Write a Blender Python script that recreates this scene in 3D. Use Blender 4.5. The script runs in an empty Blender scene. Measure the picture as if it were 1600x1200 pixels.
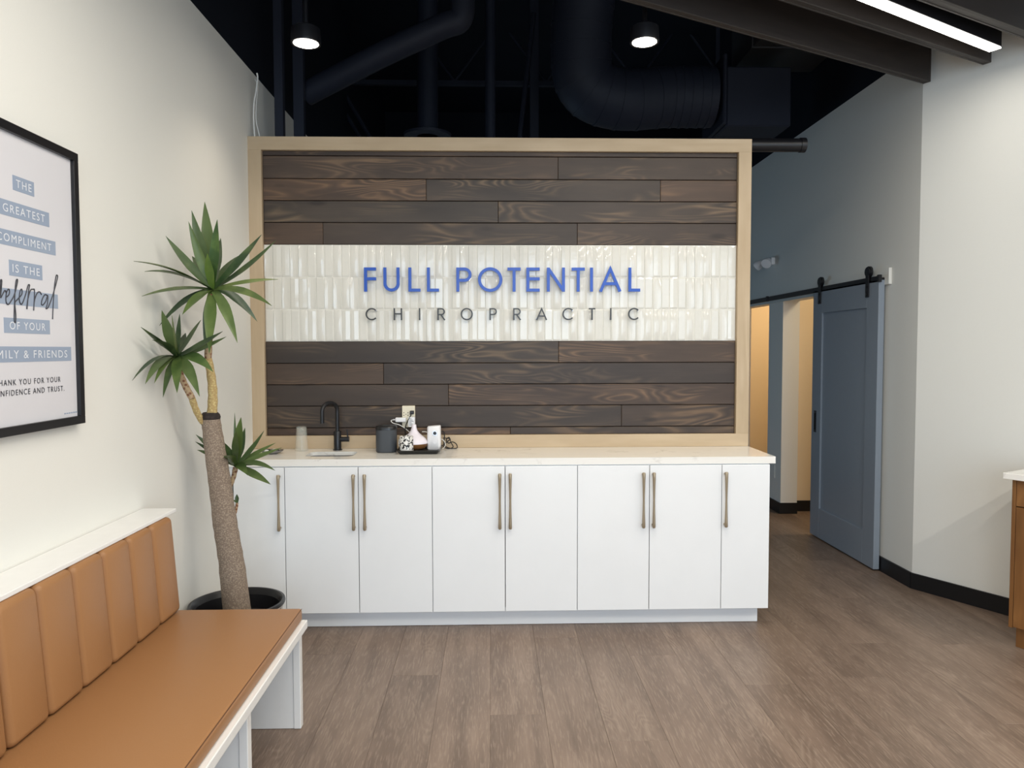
import bpy, bmesh, math, random
from mathutils import Vector, Matrix
random.seed(7)
S = bpy.context.scene
COL = S.collection

# ------------------------------------------------------------------ camera
F, YAW, PIT, ROL, CH, CD = 1168.55, 0.0274, 0.0457, -0.0022, 1.4817, 3.9132
CAM = Vector((0, -CD, CH))
def ray(u, v):
    a, b = u - 800, v - 600
    c, s = math.cos(-ROL), math.sin(-ROL)
    a, b = c*a - s*b, s*a + c*b
    x, y, z = a/F, 1.0, -b/F
    c, s = math.cos(PIT), math.sin(PIT)
    y, z = c*y + s*z, -s*y + c*z
    c, s = math.cos(YAW), math.sin(YAW)
    return Vector((c*x + s*y, -s*x + c*y, z))
def at(u, v, X=None, Y=None, Z=None):
    d = ray(u, v)
    if X is not None: t = (X - CAM.x)/d.x
    elif Y is not None: t = (Y - CAM.y)/d.y
    else: t = (Z - CAM.z)/d.z
    return CAM + d*t
cam = bpy.data.cameras.new('camera'); cam.sensor_width = 36; cam.lens = F/1600*36
cam.clip_start = .05
co = bpy.data.objects.new('camera', cam); COL.objects.link(co)
f0 = ray(800, 600).normalized(); r0 = (ray(801, 600) - ray(800, 600)).normalized(); u0 = r0.cross(f0)
M = Matrix((r0, u0, -f0)).transposed().to_4x4(); M.translation = CAM
co.matrix_world = M
S.camera = co

# ------------------------------------------------------------------ world, daylight, exposure
W = bpy.data.worlds.new('sky'); S.world = W; W.use_nodes = True
W.node_tree.nodes['Background'].inputs[0].default_value = (.72, .84, 1, 1)
W.node_tree.nodes['Background'].inputs[1].default_value = 1.0
S.view_settings.view_transform = 'Standard'; S.view_settings.look = 'None'
S.view_settings.exposure = 0.06; S.view_settings.gamma = 1.0; S.view_settings.use_curve_mapping = False
S.cycles.max_bounces = 7; S.cycles.diffuse_bounces = 4; S.cycles.glossy_bounces = 3; S.cycles.transmission_bounces = 5
S.cycles.caustics_reflective = False; S.cycles.caustics_refractive = False
def area(name, loc, direction, sx, sy, power, col, spread=180):
    l = bpy.data.lights.new(name, 'AREA'); l.shape = 'RECTANGLE'; l.size = sx; l.size_y = sy
    l.energy = power; l.color = col; l.spread = math.radians(spread)
    o = bpy.data.objects.new(name, l); COL.objects.link(o); o.location = loc
    o.rotation_euler = Vector(direction).to_track_quat('-Z', 'Y').to_euler()
    return o
def spot(name, loc, power, col, size=110, blend=.8, rad=.06, direction=(0, 0, -1)):
    l = bpy.data.lights.new(name, 'SPOT'); l.energy = power; l.color = col; l.spot_size = math.radians(size)
    l.spot_blend = blend; l.shadow_soft_size = rad
    o = bpy.data.objects.new(name, l); COL.objects.link(o); o.location = loc
    o.rotation_euler = Vector(direction).to_track_quat('-Z', 'Y').to_euler()
    return o
DAY = (.70, .85, 1.0); WARM = (1.0, .86, .68); LED = (1.0, .93, .82)
YW = -7.2                                   # glazed shop front behind the camera
WINS = [(-1.25, .2), (.35, 1.8), (1.95, 3.4), (3.55, 5.0)]   # window openings along X
for a, b in WINS:
    area('daylight', ((a+b)/2, YW + .10, 1.575), (0, 1, -.03), b - a - .1, 2.75, 67 if a < 1.9 else 32, DAY)
area('daylight', (-1.33, 3.5, 1.2), (1, 0, -.1), 2.5, .9, 14, (.44, .73, 1.0))   # unseen side window, added to give the corridor bluish light
DL = [at(478, 65, Y=-.2), at(1007, 63, Y=-.2)]      # the two downlights in view
for p in DL: spot('downlight_lamp', p + Vector((0, 0, -.035)), 17, WARM, 120, 1.0, .035)
# bare linear lamps out of view overhead, added for warm light from above
for p, pw in (((.35, -1.6), 40), ((.45, -3.7), 60), ((3.2, -3.0), 72)):
    o = area('linear_lamp', (p[0], p[1], 3.02), (0, 0, -1), 2.3, .08, pw, LED); o.rotation_euler.z = math.radians(29)

# ------------------------------------------------------------------ helpers
def tag(o, label=None, cat=None, group=None, kind=None):
    if label: o['label'] = label
    if cat: o['category'] = cat
    if group: o['group'] = group
    if kind: o['kind'] = kind
    return o
def empty(name, loc, label=None, cat=None, group=None, rz=0):
    o = bpy.data.objects.new(name, None); COL.objects.link(o); o.location = loc; o.rotation_euler.z = rz
    o.empty_display_size = .1
    return tag(o, label, cat, group)
def adopt(o, parent):
    if parent is not None:
        o.parent = parent
        o.matrix_parent_inverse = pm(parent).inverted()
    return o
def pm(o):
    m = o.matrix_basis.copy()
    return m if o.parent is None else pm(o.parent) @ o.matrix_parent_inverse @ m
class MB:
    """collects shapes in world space; build() links ONE mesh object"""
    def __init__(s): s.v = []; s.f = []
    def add(s, vs, fs):
        n = len(s.v); s.v += [tuple(x) for x in vs]; s.f += [tuple(i + n for i in f) for f in fs]; return s
    def box(s, x0, x1, y0, y1, z0, z1, bev=0, seg=2, mat=None):
        bm = bmesh.new(); bmesh.ops.create_cube(bm, size=1)
        for v in bm.verts:
            v.co = Vector(((x0+x1)/2 + v.co.x*(x1-x0), (y0+y1)/2 + v.co.y*(y1-y0), (z0+z1)/2 + v.co.z*(z1-z0)))
        if bev: bmesh.ops.bevel(bm, geom=bm.edges[:], offset=bev, segments=seg, profile=.5, affect='EDGES')
        return s.bm(bm, mat)
    def bm(s, bm, mat=None):
        bm.verts.index_update()
        vs = [(mat @ v.co if mat else v.co.copy()) for v in bm.verts]
        s.add(vs, [[v.index for v in f.verts] for f in bm.faces]); bm.free(); return s
    def obox(s, c, ax, ay, az, sx, sy, sz, bev=0):
        """box with centre c along axes ax, ay, az"""
        m = Matrix((ax, ay, az)).transposed().to_4x4(); m.translation = c
        return s.box(-sx/2, sx/2, -sy/2, sy/2, -sz/2, sz/2, bev, 2, m)
    def tube(s, pts, r, n=12, cap=True):
        pts = [Vector(p) for p in pts]; rs = r if isinstance(r, (list, tuple)) else [r]*len(pts)
        ref = Vector((0, 0, 1)); rings = []; prev = None
        for i, p in enumerate(pts):
            t = (pts[min(i+1, len(pts)-1)] - pts[max(i-1, 0)]).normalized()
            if prev is None:
                a = t.cross(ref)
                if a.length < .05: a = t.cross(Vector((0, 1, 0)))
            else: a = prev - t*prev.dot(t)
            a.normalize(); prev = a; b = t.cross(a)
            rings.append([p + (a*math.cos(q) + b*math.sin(q))*rs[i] for q in [2*math.pi*k/n for k in range(n)]])
        vs = [x for rg in rings for x in rg]; fs = []
        for i in range(len(pts)-1):
            for k in range(n):
                fs.append((i*n+k, i*n+(k+1) % n, (i+1)*n+(k+1) % n, (i+1)*n+k))
        if cap: fs += [tuple(range(n-1, -1, -1)), tuple(range((len(pts)-1)*n, len(pts)*n))]
        return s.add(vs, fs)
    def lathe(s, c, prof, n=32, sx=1, sy=1):
        """profile [(r,z)] turned about the vertical through c"""
        vs = []; fs = []; c = Vector(c)
        for r, z in prof:
            for k in range(n):
                q = 2*math.pi*k/n; vs.append(c + Vector((r*math.cos(q)*sx, r*math.sin(q)*sy, z)))
        for i in range(len(prof)-1):
            for k in range(n):
                fs.append((i*n+k, i*n+(k+1) % n, (i+1)*n+(k+1) % n, (i+1)*n+k))
        if prof[0][0] > 1e-5: fs.append(tuple(range(n-1, -1, -1)))
        if prof[-1][0] > 1e-5: fs.append(tuple(range((len(prof)-1)*n, len(prof)*n)))
        return s.add(vs, fs)
    def prism(s, poly, h, mat=None):
        """polygon in local xy, extruded by h along local z"""
        n = len(poly); vs = [Vector((p[0], p[1], 0)) for p in poly] + [Vector((p[0], p[1], h)) for p in poly]
        if mat: vs = [mat @ v for v in vs]
        return s.add(vs, [tuple(range(n-1, -1, -1)), tuple(range(n, 2*n))] + [(i, (i+1) % n, n+(i+1) % n, n+i) for i in range(n)])
    def build(s, name, mat, parent=None, smooth=0, **k):
        me = bpy.data.meshes.new(name); me.from_pydata(s.v, [], s.f); me.validate()
        bm = bmesh.new(); bm.from_mesh(me); bmesh.ops.recalc_face_normals(bm, faces=bm.faces); bm.to_mesh(me); bm.free()
        if smooth:
            for p in me.polygons: p.use_smooth = True
            me.set_sharp_from_angle(angle=math.radians(smooth))
        me.materials.append(mat)
        o = bpy.data.objects.new(name, me); COL.objects.link(o)
        adopt(o, parent); return tag(o, **k)
def struct(name, mb, mat, **k): return mb.build(name, mat, kind='structure', **k)
def place(name, me, parent, M, color=None):
    o = bpy.data.objects.new(name, me); COL.objects.link(o); adopt(o, parent); o.matrix_basis = M
    if color: o.color = color
    return o
def dup(o, parent=None):
    c = o.copy(); COL.objects.link(c); c.parent = parent
    for ch in [x for x in bpy.data.objects if x.parent == o]: dup(ch, c)
    return c

# ------------------------------------------------------------------ materials
def srgb(r, g, b):
    f = lambda c: (c/255/12.92 if c/255 <= .04045 else ((c/255+.055)/1.055)**2.4)
    return (f(r), f(g), f(b), 1)
def mat(name, col, rough=.5, metal=0, spec=.5, coat=0, bump=0, bscale=200, emit=None, estr=0, trans=0, ior=1.45, sheen=0):
    m = bpy.data.materials.new(name); m.use_nodes = True; nt = m.node_tree; b = nt.nodes['Principled BSDF']
    b.inputs['Base Color'].default_value = col; b.inputs['Roughness'].default_value = rough
    b.inputs['Metallic'].default_value = metal; b.inputs['Specular IOR Level'].default_value = spec
    b.inputs['Coat Weight'].default_value = coat; b.inputs['Coat Roughness'].default_value = .05
    b.inputs['Transmission Weight'].default_value = trans; b.inputs['IOR'].default_value = ior
    if emit: b.inputs['Emission Color'].default_value = emit; b.inputs['Emission Strength'].default_value = estr
    # faint procedural tone and relief so nothing is a bare flat colour
    tc = nt.nodes.new('ShaderNodeTexCoord'); no = nt.nodes.new('ShaderNodeTexNoise'); no.inputs['Scale'].default_value = bscale
    no.inputs['Detail'].default_value = 3; nt.links.new(tc.outputs['Object'], no.inputs['Vector'])
    mx = nt.nodes.new('ShaderNodeMix'); mx.data_type = 'RGBA'
    mx.inputs[6].default_value = [c*.97 for c in col[:3]] + [1]; mx.inputs[7].default_value = [min(1, c*1.03) for c in col[:3]] + [1]
    nt.links.new(no.outputs['Fac'], mx.inputs[0]); nt.links.new(mx.outputs[2], b.inputs['Base Color'])
    if bump:
        bp = nt.nodes.new('ShaderNodeBump'); bp.inputs['Strength'].default_value = bump; bp.inputs['Distance'].default_value = .002
        nt.links.new(no.outputs['Fac'], bp.inputs['Height']); nt.links.new(bp.outputs['Normal'], b.inputs['Normal'])
    return m
class NT:
    """tiny node-graph helper"""
    def __init__(s, name):
        s.m = bpy.data.materials.new(name); s.m.use_nodes = True; s.t = s.m.node_tree; s.b = s.t.nodes['Principled BSDF']
    def n(s, typ, **k):
        x = s.t.nodes.new('ShaderNode' + typ)
        for a, v in k.items(): setattr(x, a, v)
        return x
    def l(s, a, b): s.t.links.new(a, b)
    def math(s, op, a, b=None, c=None):
        x = s.n('Math', operation=op)
        for i, v in enumerate((a, b, c)):
            if v is None: continue
            if isinstance(v, (int, float)): x.inputs[i].default_value = v
            else: s.l(v, x.inputs[i])
        return x.outputs[0]
    def mix(s, fac, a, b, typ='MIX'):
        x = s.n('Mix', data_type='RGBA', blend_type=typ)
        for i, v in ((0, fac), (6, a), (7, b)):
            if isinstance(v, (int, float)): x.inputs[i].default_value = v
            elif isinstance(v, tuple): x.inputs[i].default_value = v
            else: s.l(v, x.inputs[i])
        return x.outputs[2]
    def ramp(s, fac, stops):
        x = s.n('ValToRGB'); e = x.color_ramp.elements
        while len(e) < len(stops): e.new(.5)
        for i, (p, c) in enumerate(stops): e[i].position = p; e[i].color = c if isinstance(c, tuple) else (c, c, c, 1)
        s.l(fac, x.inputs[0]); return x.outputs[0]
    def noise(s, vec, scale, detail=3, rough=.5, dist=0):
        x = s.n('TexNoise'); x.inputs['Scale'].default_value = scale; x.inputs['Detail'].default_value = detail
        x.inputs['Roughness'].default_value = rough; x.inputs['Distortion'].default_value = dist
        s.l(vec, x.inputs['Vector']); return x.outputs['Fac']
    def mapped(s, vec, sc, rnd=None):
        mp = s.n('Mapping'); mp.inputs['Scale'].default_value = sc; s.l(vec, mp.inputs['Vector'])
        if rnd is not None:
            cb = s.n('CombineXYZ')
            for i, k in enumerate((37.0, 19.0, 53.0)): s.l(s.math('MULTIPLY', rnd, k), cb.inputs[i])
            s.l(cb.outputs[0], mp.inputs['Location'])
        return mp.outputs[0]
def wood(name, dark, mid, light, axis, rough=.5, figure=1.0, fine=1.0, tint=False, spec=.4, ring=30, knots=False, shift=.35, streak=0):
    """grain along axis (0,1,2) in object space; every board its own cut of the log"""
    g = NT(name); tc = g.n('TexCoord'); oi = g.n('ObjectInfo'); rnd = oi.outputs['Random']
    def sc(al, ac): return tuple(al if i == axis else ac for i in range(3))
    v0 = g.mapped(tc.outputs['Object'], sc(1, 1), rnd)
    warp = g.noise(g.mapped(v0, sc(.9, 6)), 1.0, 2, .5, .4)
    rings = g.math('SINE', g.math('MULTIPLY', warp, ring*3.0))
    rings = g.ramp(g.math('ADD', g.math('MULTIPLY', rings, .5), .5), [(0, 0), (.55, .35), (.82, .6), (.97, 1)])
    mask = g.ramp(g.noise(g.mapped(v0, sc(1.3, 5)), 1.4, 2), [(.46, 0), (.66, 1)])
    fin = g.noise(g.mapped(v0, sc(3, 120)), 1.0, 4, .65)
    blot = g.noise(g.mapped(v0, sc(1.6, 7)), 1.0, 3, .55)
    base = g.mix(g.ramp(blot, [(.3, 0), (.7, 1)]), dark, mid)
    fac = g.math('MULTIPLY', g.math('MULTIPLY', rings, mask), .75*figure)
    colr = g.mix(fac, base, light)
    colr = g.mix(g.math('MULTIPLY', .55*fine, g.ramp(fin, [(.3, 1), (.6, 0)])), colr, dark)
    if streak:
        st = g.ramp(g.noise(g.mapped(v0, sc(.9, 16)), 1.0, 4, .6), [(.50, 0), (.68, 1)])
        colr = g.mix(g.math('MULTIPLY', st, streak), colr, tuple(c*.72 for c in dark[:3]) + (1,))
        fl = g.ramp(g.noise(g.mapped(v0, sc(14, 160)), 1.0, 2, .5), [(.52, 0), (.66, 1)])
        colr = g.mix(g.math('MULTIPLY', fl, .35), colr, light)
    if knots:
        vo = g.n('TexVoronoi', feature='F1'); vo.inputs['Scale'].default_value = 1.0
        g.l(g.mapped(v0, sc(2.3, 7)), vo.inputs['Vector'])
        kn = g.ramp(vo.outputs['Distance'], [(0, 1), (.07, .8), (.15, 0)])
        colr = g.mix(g.math('MULTIPLY', kn, .8), colr, tuple(c*.45 for c in dark[:3]) + (1,))
    if tint: colr = g.mix(1.0, colr, oi.outputs['Color'], 'MULTIPLY')
    else:
        hv = g.n('HueSaturation'); g.l(colr, hv.inputs['Color'])
        g.l(g.math('ADD', 1 - shift/2, g.math('MULTIPLY', rnd, shift)), hv.inputs['Value']); colr = hv.outputs[0]
    g.l(colr, g.b.inputs['Base Color'])
    g.b.inputs['Roughness'].default_value = rough; g.b.inputs['Specular IOR Level'].default_value = spec
    bp = g.n('Bump'); bp.inputs['Strength'].default_value = .25; bp.inputs['Distance'].default_value = .0015
    g.l(fin, bp.inputs['Height']); g.l(bp.outputs[0], g.b.inputs['Normal'])
    return g.m

m_wall = mat('white_wall_paint', srgb(228, 228, 223), .65, bump=.06, bscale=350)
m_room = mat('cream_room_paint', srgb(222, 205, 178), .65, bump=.05, bscale=300)
m_black = mat('black_ceiling_paint', (.006, .0082, .0145, 1), .75, bump=.1, bscale=60, spec=.25)
m_duct = mat('dark_painted_metal', (.017, .020, .032, 1), .6, bump=.05, bscale=40, spec=.3)
m_base = mat('black_rubber_base', (.006, .006, .007, 1), .45)
m_floor = wood('oak_vinyl_floor', srgb(108, 91, 79), srgb(138, 119, 105), srgb(164, 146, 130), 1, .40, .55, .6, ring=60, shift=.12, streak=.55, spec=.4)
m_groove = mat('floor_joint_brown', srgb(96, 82, 72), .8)  # brown of the base slab, seen in the joints between boards
m_plank = wood('stained_cedar', srgb(59, 51, 46), srgb(79, 68, 60), srgb(142, 119, 94), 0, .48, .75, .5, tint=True, ring=42, knots=True, spec=.35)
m_gap = mat('plank_gap_black', (.006, .005, .005, 1), .8)
m_oak = wood('pale_oak', srgb(176, 155, 126), srgb(194, 174, 146), srgb(206, 188, 160), 0, .5, .5, .5, ring=12, shift=.04)
m_oakv = wood('pale_oak_upright', srgb(176, 155, 126), srgb(194, 174, 146), srgb(206, 188, 160), 2, .5, .5, .5, ring=12, shift=.04)
m_beam = wood('dark_beam_wood', srgb(44, 39, 37), srgb(55, 49, 46), srgb(68, 60, 54), 0, .5, .4, .6, ring=14, shift=.04)
m_desk = wood('honey_oak', srgb(102, 68, 36), srgb(138, 93, 51), srgb(162, 116, 68), 2, .4, .8, .6, ring=14, shift=.1)
m_tile = mat('glazed_white_tile', srgb(216, 215, 208), .07, spec=.5, coat=0, bump=.2, bscale=30)
m_grout = mat('white_grout', srgb(236, 234, 228), .6)
m_blue = mat('blue_acrylic', srgb(30, 80, 178), .3)
m_char = mat('charcoal_acrylic', srgb(42, 44, 46), .35)
m_cab = mat('gloss_white_laminate', srgb(236, 238, 240), .16, spec=.5, bscale=4)
m_white = mat('white_painted_wood', srgb(233, 233, 232), .35, bscale=20)
m_brass = mat('brushed_champagne_brass', srgb(160, 145, 122), .35, metal=.55, bscale=400)
m_steel = mat('satin_steel', srgb(190, 190, 192), .28, metal=1.0)
m_blackmetal = mat('matte_black_metal', (.008, .008, .01, 1), .35)
m_leather = mat('tan_leatherette', srgb(156, 113, 74), .42, bump=.12, bscale=260, spec=.4)
m_thread = mat('dark_stitch', srgb(96, 62, 36), .6)
m_door = mat('slate_blue_paint', srgb(138, 148, 160), .3, bscale=30)
m_bark = None; m_soil = mat('dark_soil', (.012, .009, .007, 1), .9, bump=.6, bscale=90)
m_pot = mat('black_nursery_plastic', (.007, .007, .009, 1), .35)
m_led = mat('led_diffuser', (1, 1, 1, 1), .5, emit=(1, .95, .86, 1), estr=9)
m_disc = mat('downlight_diffuser', (1, 1, 1, 1), .5, emit=(1, .93, .82, 1), estr=14)
m_plastic = mat('white_plastic', srgb(232, 232, 234), .3)
m_almond = mat('ivory_plastic', srgb(226, 218, 196), .35)
m_dgrey = mat('dark_grey_speaker_mesh', srgb(66, 70, 75), .5, bump=.4, bscale=900)
m_dblack = mat('soft_black_plastic', (.012, .012, .013, 1), .3)
m_cableb = mat('black_cable_rubber', (.008, .008, .009, 1), .5)
m_cablew = mat('white_cable_rubber', srgb(222, 222, 218), .5)
m_caulk = mat('dark_hole', (.004, .004, .004, 1), .9)

def bark_mat(name, a, b, c, scale, bump):
    g = NT(name); tc = g.n('TexCoord')
    v = g.mapped(tc.outputs['Object'], (1, 1, 1.2))
    vo = g.n('TexVoronoi', feature='F1'); vo.inputs['Scale'].default_value = scale; g.l(v, vo.inputs['Vector'])
    no = g.noise(v, scale*1.6, 5, .7)
    cl = g.mix(g.ramp(no, [(.35, 0), (.65, 1)]), a, b)
    cl = g.mix(g.math('MULTIPLY', .7, g.ramp(vo.outputs['Distance'], [(.25, 0), (.6, 1)])), cl, c)
    g.l(cl, g.b.inputs['Base Color']); g.b.inputs['Roughness'].default_value = .85
    bp = g.n('Bump'); bp.inputs['Strength'].default_value = bump; bp.inputs['Distance'].default_value = .006
    g.l(no, bp.inputs['Height']); g.l(bp.outputs[0], g.b.inputs['Normal']); return g.m
m_bark = bark_mat('grey_brown_bark', srgb(146, 129, 113), srgb(186, 169, 150), srgb(122, 105, 92), 130, .8)
m_stub = bark_mat('dark_cut_wood', srgb(42, 34, 32), srgb(58, 48, 44), srgb(30, 24, 22), 50, .5)
m_stemr = bark_mat('red_brown_stem', srgb(104, 62, 44), srgb(138, 92, 66), srgb(196, 176, 140), 70, .6)
m_stemy = bark_mat('straw_leaf_scars', srgb(190, 168, 112), srgb(214, 198, 144), srgb(170, 140, 92), 90, .7)
def leaf_mat():
    g = NT('yucca_leaf'); tc = g.n('TexCoord'); oi = g.n('ObjectInfo')
    no = g.noise(g.mapped(tc.outputs['Object'], (1, 1, 1), oi.outputs['Random']), 14, 4)
    cl = g.mix(oi.outputs['Random'], srgb(44, 66, 38), srgb(86, 104, 58))
    cl = g.mix(g.math('MULTIPLY', .5, g.ramp(no, [(.45, 0), (.7, 1)])), cl, srgb(104, 120, 72))
    cl = g.mix(1.0, cl, oi.outputs['Color'], 'MULTIPLY')
    g.l(cl, g.b.inputs['Base Color']); g.b.inputs['Roughness'].default_value = .38
    return g.m
m_leaf = leaf_mat()
def quartz():
    g = NT('white_quartz'); tc = g.n('TexCoord'); v = tc.outputs['Object']
    n1 = g.noise(g.mapped(v, (1, 1.6, 1.6)), 2.2, 5, .6, 1.2)
    ve = g.math('ABSOLUTE', g.math('SUBTRACT', n1, .5))
    f = g.ramp(ve, [(0, 1), (.006, .5), (.02, 0)])
    k = g.ramp(g.noise(v, 5, 2), [(.5, 0), (.68, 1)])
    g.l(g.mix(g.math('MULTIPLY', g.math('MULTIPLY', f, k), .6), srgb(238, 236, 231), srgb(150, 140, 132)), g.b.inputs['Base Color'])
    g.b.inputs['Roughness'].default_value = .12; return g.m
m_quartz = quartz()

# ------------------------------------------------------------------ the shell
XL, XR = -1.374, 2.600
YF, YT = .409, .434                      # oak frame front, board/tile face
ZL, ZR, ZC = 3.085, 3.29, 4.6            # top of white paint left / right, deck
WD = Vector((.486, -.874, 0)).normalized(); WN = Vector((-WD.y, WD.x, 0))*-1   # angled wall: direction, normal
if WN.x > 0: WN = -WN
PC = Vector((XR, .592, 0)); PE = PC + WD*5.0
floor = struct('floor', MB().box(-1.5, 5.3, YW - .2, 6.2, -.10, -.004), m_groove, label='brown oak plank floor')
# floor boards
bw, bl = .225, 1.50
bmf = MB().box(-bw/2 + .0003, bw/2 - .0003, -bl/2 + .0003, bl/2 - .0003, -.004, 0, .0006, 1)
fm = bpy.data.meshes.new('plank'); fm.from_pydata(bmf.v, [], bmf.f); fm.materials.append(m_floor)
k = 0; pl_ct = 0
x = -1.36 + bw/2
while x < 5.2:
    off = (k*.43 + random.uniform(-.12, .12)) % 1.0
    y = -5.4 + off*bl
    while y < 6.4:
        inner = -3.0 < y and (x < XR + .1 or (Vector((x, y, 0)) - PC).dot(WN) > -.1 or y > .6)
        if x > XR + .1 and y > .6 and not (1.2 < y < 4.6 and x < 3.6): inner = False
        if inner and pl_ct < 290:
            place('plank', fm, floor, Matrix.Translation((x, y, 0))); pl_ct += 1
        y += bl
    x += bw; k += 1
rest = MB()
rest.box(-1.37, 5.03, YW, -3.62, -.0039, -.0005)
rest.build('plank_field', m_floor, floor, kind='stuff')

struct('ceiling', MB().box(-1.6, 5.3, YW - .2, 6.3, ZC, ZC + .12), m_black, label='black painted roof deck')
SW = (2.2, 4.8, .7, 1.7)                 # opening for the added side window, Y and Z
w = MB(); w.box(XL - .12, XL, YW, SW[0], 0, ZL); w.box(XL - .12, XL, SW[1], 6.1, 0, ZL)
w.box(XL - .12, XL, SW[0], SW[1], 0, SW[2]); w.box(XL - .12, XL, SW[0], SW[1], SW[3], ZL)
struct('wall_left', w, m_wall, label='white painted wall behind the bench')
struct('wall_left_upper', MB().box(XL - .13, XL - .015, YW, 6.1, ZL, ZC), m_black)
wb = struct('wall_back', MB().box(XL, 1.503, YT + .014, YT + .15, .0, 2.60), m_gap, label='dark plank and white tile feature wall')
# right wall with two openings
OA, OB, ZH = (1.72, 2.705), (3.04, 3.95), 1.912
w = MB()
for a, b in ((.592, OA[0]), (OA[1], OB[0]), (OB[1], 6.1)): w.box(XR, XR + .15, a, b, 0, ZH)
w.box(XR, XR + .15, .592, 6.1, ZH, ZR)
struct('wall_right', w, m_wall, label='white wall along the corridor')
struct('wall_right_upper', MB().box(XR + .012, XR + .15, .60, 6.1, ZR, ZC), m_black)
def along(d0, d1, th, z0, z1, mbx=None):
    """slab along the angled wall, thickness th behind (+) or in front (-) of its face"""
    a = PC + WD*d0; b = PC + WD*d1; q = -WN*th
    vs = [a, b, b + q, a + q]; vs = [Vector((v.x, v.y, z)) for z in (z0, z1) for v in vs]
    return (mbx or MB()).add(vs, [(0, 1, 2, 3), (7, 6, 5, 4), (0, 4, 5, 1), (1, 5, 6, 2), (2, 6, 7, 3), (3, 7, 4, 0)])
struct('wall_angled', along(0, 5, .15, 0, ZR), m_wall, label='white angled wall behind the oak desk')
struct('wall_angled_upper', along(0, 5, .13, ZR, ZC), m_black)
struct('wall_far', MB().box(-1.5, 2.75, 6.1, 6.22, 0, ZL), m_wall)
struct('wall_far_upper', MB().box(-1.5, 2.75, 6.1, 6.22, ZL, ZC), m_black)
struct('wall_side', MB().box(PE.x, PE.x + .12, YW, PE.y + .1, 0, ZC), m_wall)
# glazed front behind the camera
w = MB(); xs = [-1.5] + [q for ab in WINS for q in ab] + [5.2]
for i in range(0, len(xs), 2): w.box(xs[i], xs[i+1], YW - .2, YW, 0, ZC)
for a, b in WINS: w.box(a, b, YW - .2, YW, 0, .15); w.box(a, b, YW - .2, YW, 3.0, ZC)
struct('wall_front', w, m_wall)
m_glass = mat('window_glass', (1, 1, 1, 1), .0, trans=1, ior=1.1, spec=.2)
for i, (a, b) in enumerate(WINS):
    w = MB()
    for q in (a, (a+b)/2 - .03, b - .06): w.box(q, q + .06, YW - .12, YW - .04, .15, 3.0)
    w.box(a, b, YW - .12, YW - .04, .15, .21); w.box(a, b, YW - .12, YW - .04, 2.94, 3.0)
    o = struct('window_%d' % (i+1), w, m_blackmetal)
    for p, q in ((a + .06, (a+b)/2 - .03), ((a+b)/2 + .03, b - .06)):
        MB().box(p, q, YW - .09, YW - .08, .21, 2.94).build('pane', m_glass, o)
w = MB()
for q in (SW[0], (SW[0]+SW[1])/2 - .03, SW[1] - .06): w.box(XL - .09, XL - .05, q, q + .06, SW[2], SW[3])
w.box(XL - .09, XL - .05, SW[0], SW[1], SW[2], SW[2] + .06); w.box(XL - .09, XL - .05, SW[0], SW[1], SW[3] - .06, SW[3])
o = struct('window_5', w, m_blackmetal)  # added window, hidden by the feature wall, around the bluish corridor lamp
for p, q in ((SW[0] + .06, (SW[0]+SW[1])/2 - .03), ((SW[0]+SW[1])/2 + .03, SW[1] - .06)):
    MB().box(XL - .075, XL - .069, p, q, SW[2] + .06, SW[3] - .06).build('pane', m_glass, o)
# rooms behind the two openings
w = MB(); w.box(XR + .15, 4.6, OA[1] + .10, OA[1] + .22, 0, 2.7)
w.box(XR + .15, 4.6, 5.0, 5.1, 0, 2.7); w.box(4.6, 4.7, 1.2, 5.1, 0, 2.7); w.box(XR + .15, 4.6, 1.1, 1.2, 0, 2.7)
struct('wall_room', w, m_room, label='cream walls of the rooms behind the openings')
w = MB(); w.box(XR + .15, 4.7, 1.1, 5.1, 2.7, 2.78)
struct('ceiling_room', w, m_room)
area('room_lamp', (3.6, 1.9, 2.66), (0, 0, -1), .6, .3, 17, (1, .82, .56))
area('room_lamp', (3.6, 4.0, 2.66), (0, 0, -1), .6, .3, 24, (1, .76, .46))
# black base trim
w = MB()
HB = .098
for a, b in ((.592, OA[0]), (OA[1], OB[0]), (OB[1], 6.0)): w.box(XR - .012, XR, a, b, .001, HB)
w.box(XR - .012, XR + .15, OA[1] - .012, OA[1], .001, HB)
struct('baseboard_right', w, m_base)
struct('baseboard_room', MB().box(XR + .15, 4.5, OA[1] + .088, OA[1] + .10, .001, HB), m_base)
struct('baseboard_angled', along(0, 4.9, -.012, .001, HB), m_base)
struct('baseboard_left', MB().box(XL, XL + .012, YW, -.02, .001, HB), m_base)

# ------------------------------------------------------------------ feature wall: boards, tiles, oak frame
FW = .0746; FX0, FX1, FZ = XL, 1.503, 2.690
IX0, IX1 = FX0 + FW + .001, FX1 - FW - .001
rows = [(2.589, 2.617, []), (2.460, 2.589, [.387]), (2.336, 2.460, [-.371, .981]), (2.212, 2.336, [.042]), (2.086, 2.212, [-.962, .499]),
        (1.406, 1.532, [.391]), (1.283, 1.406, [-.625]), (1.158, 1.283, [-.25]), (1.032, 1.158, [.76]), (.988, 1.032, [.109])]
tones = [[(.9, .85, .85)], [(1.12, 1.04, .98), (1.1, 1.05, 1.0)], [(1.25, 1.08, .95), (.95, .95, .95), (1.4, 1.2, 1.05)], [(.85, .88, .88), (.95, .94, .93)],
         [(1.15, 1.0, .88), (.82, .80, .78), (.98, .93, .90)], [(.74, .75, .76), (1.08, .97, .88)], [(1.05, .93, .82), (.74, .74, .76)],
         [(.82, .79, .77), (.98, .88, .82)], [(.80, .78, .76), (.88, .82, .78)], [(.98, .86, .78), (.8, .77, .75)]]
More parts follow.
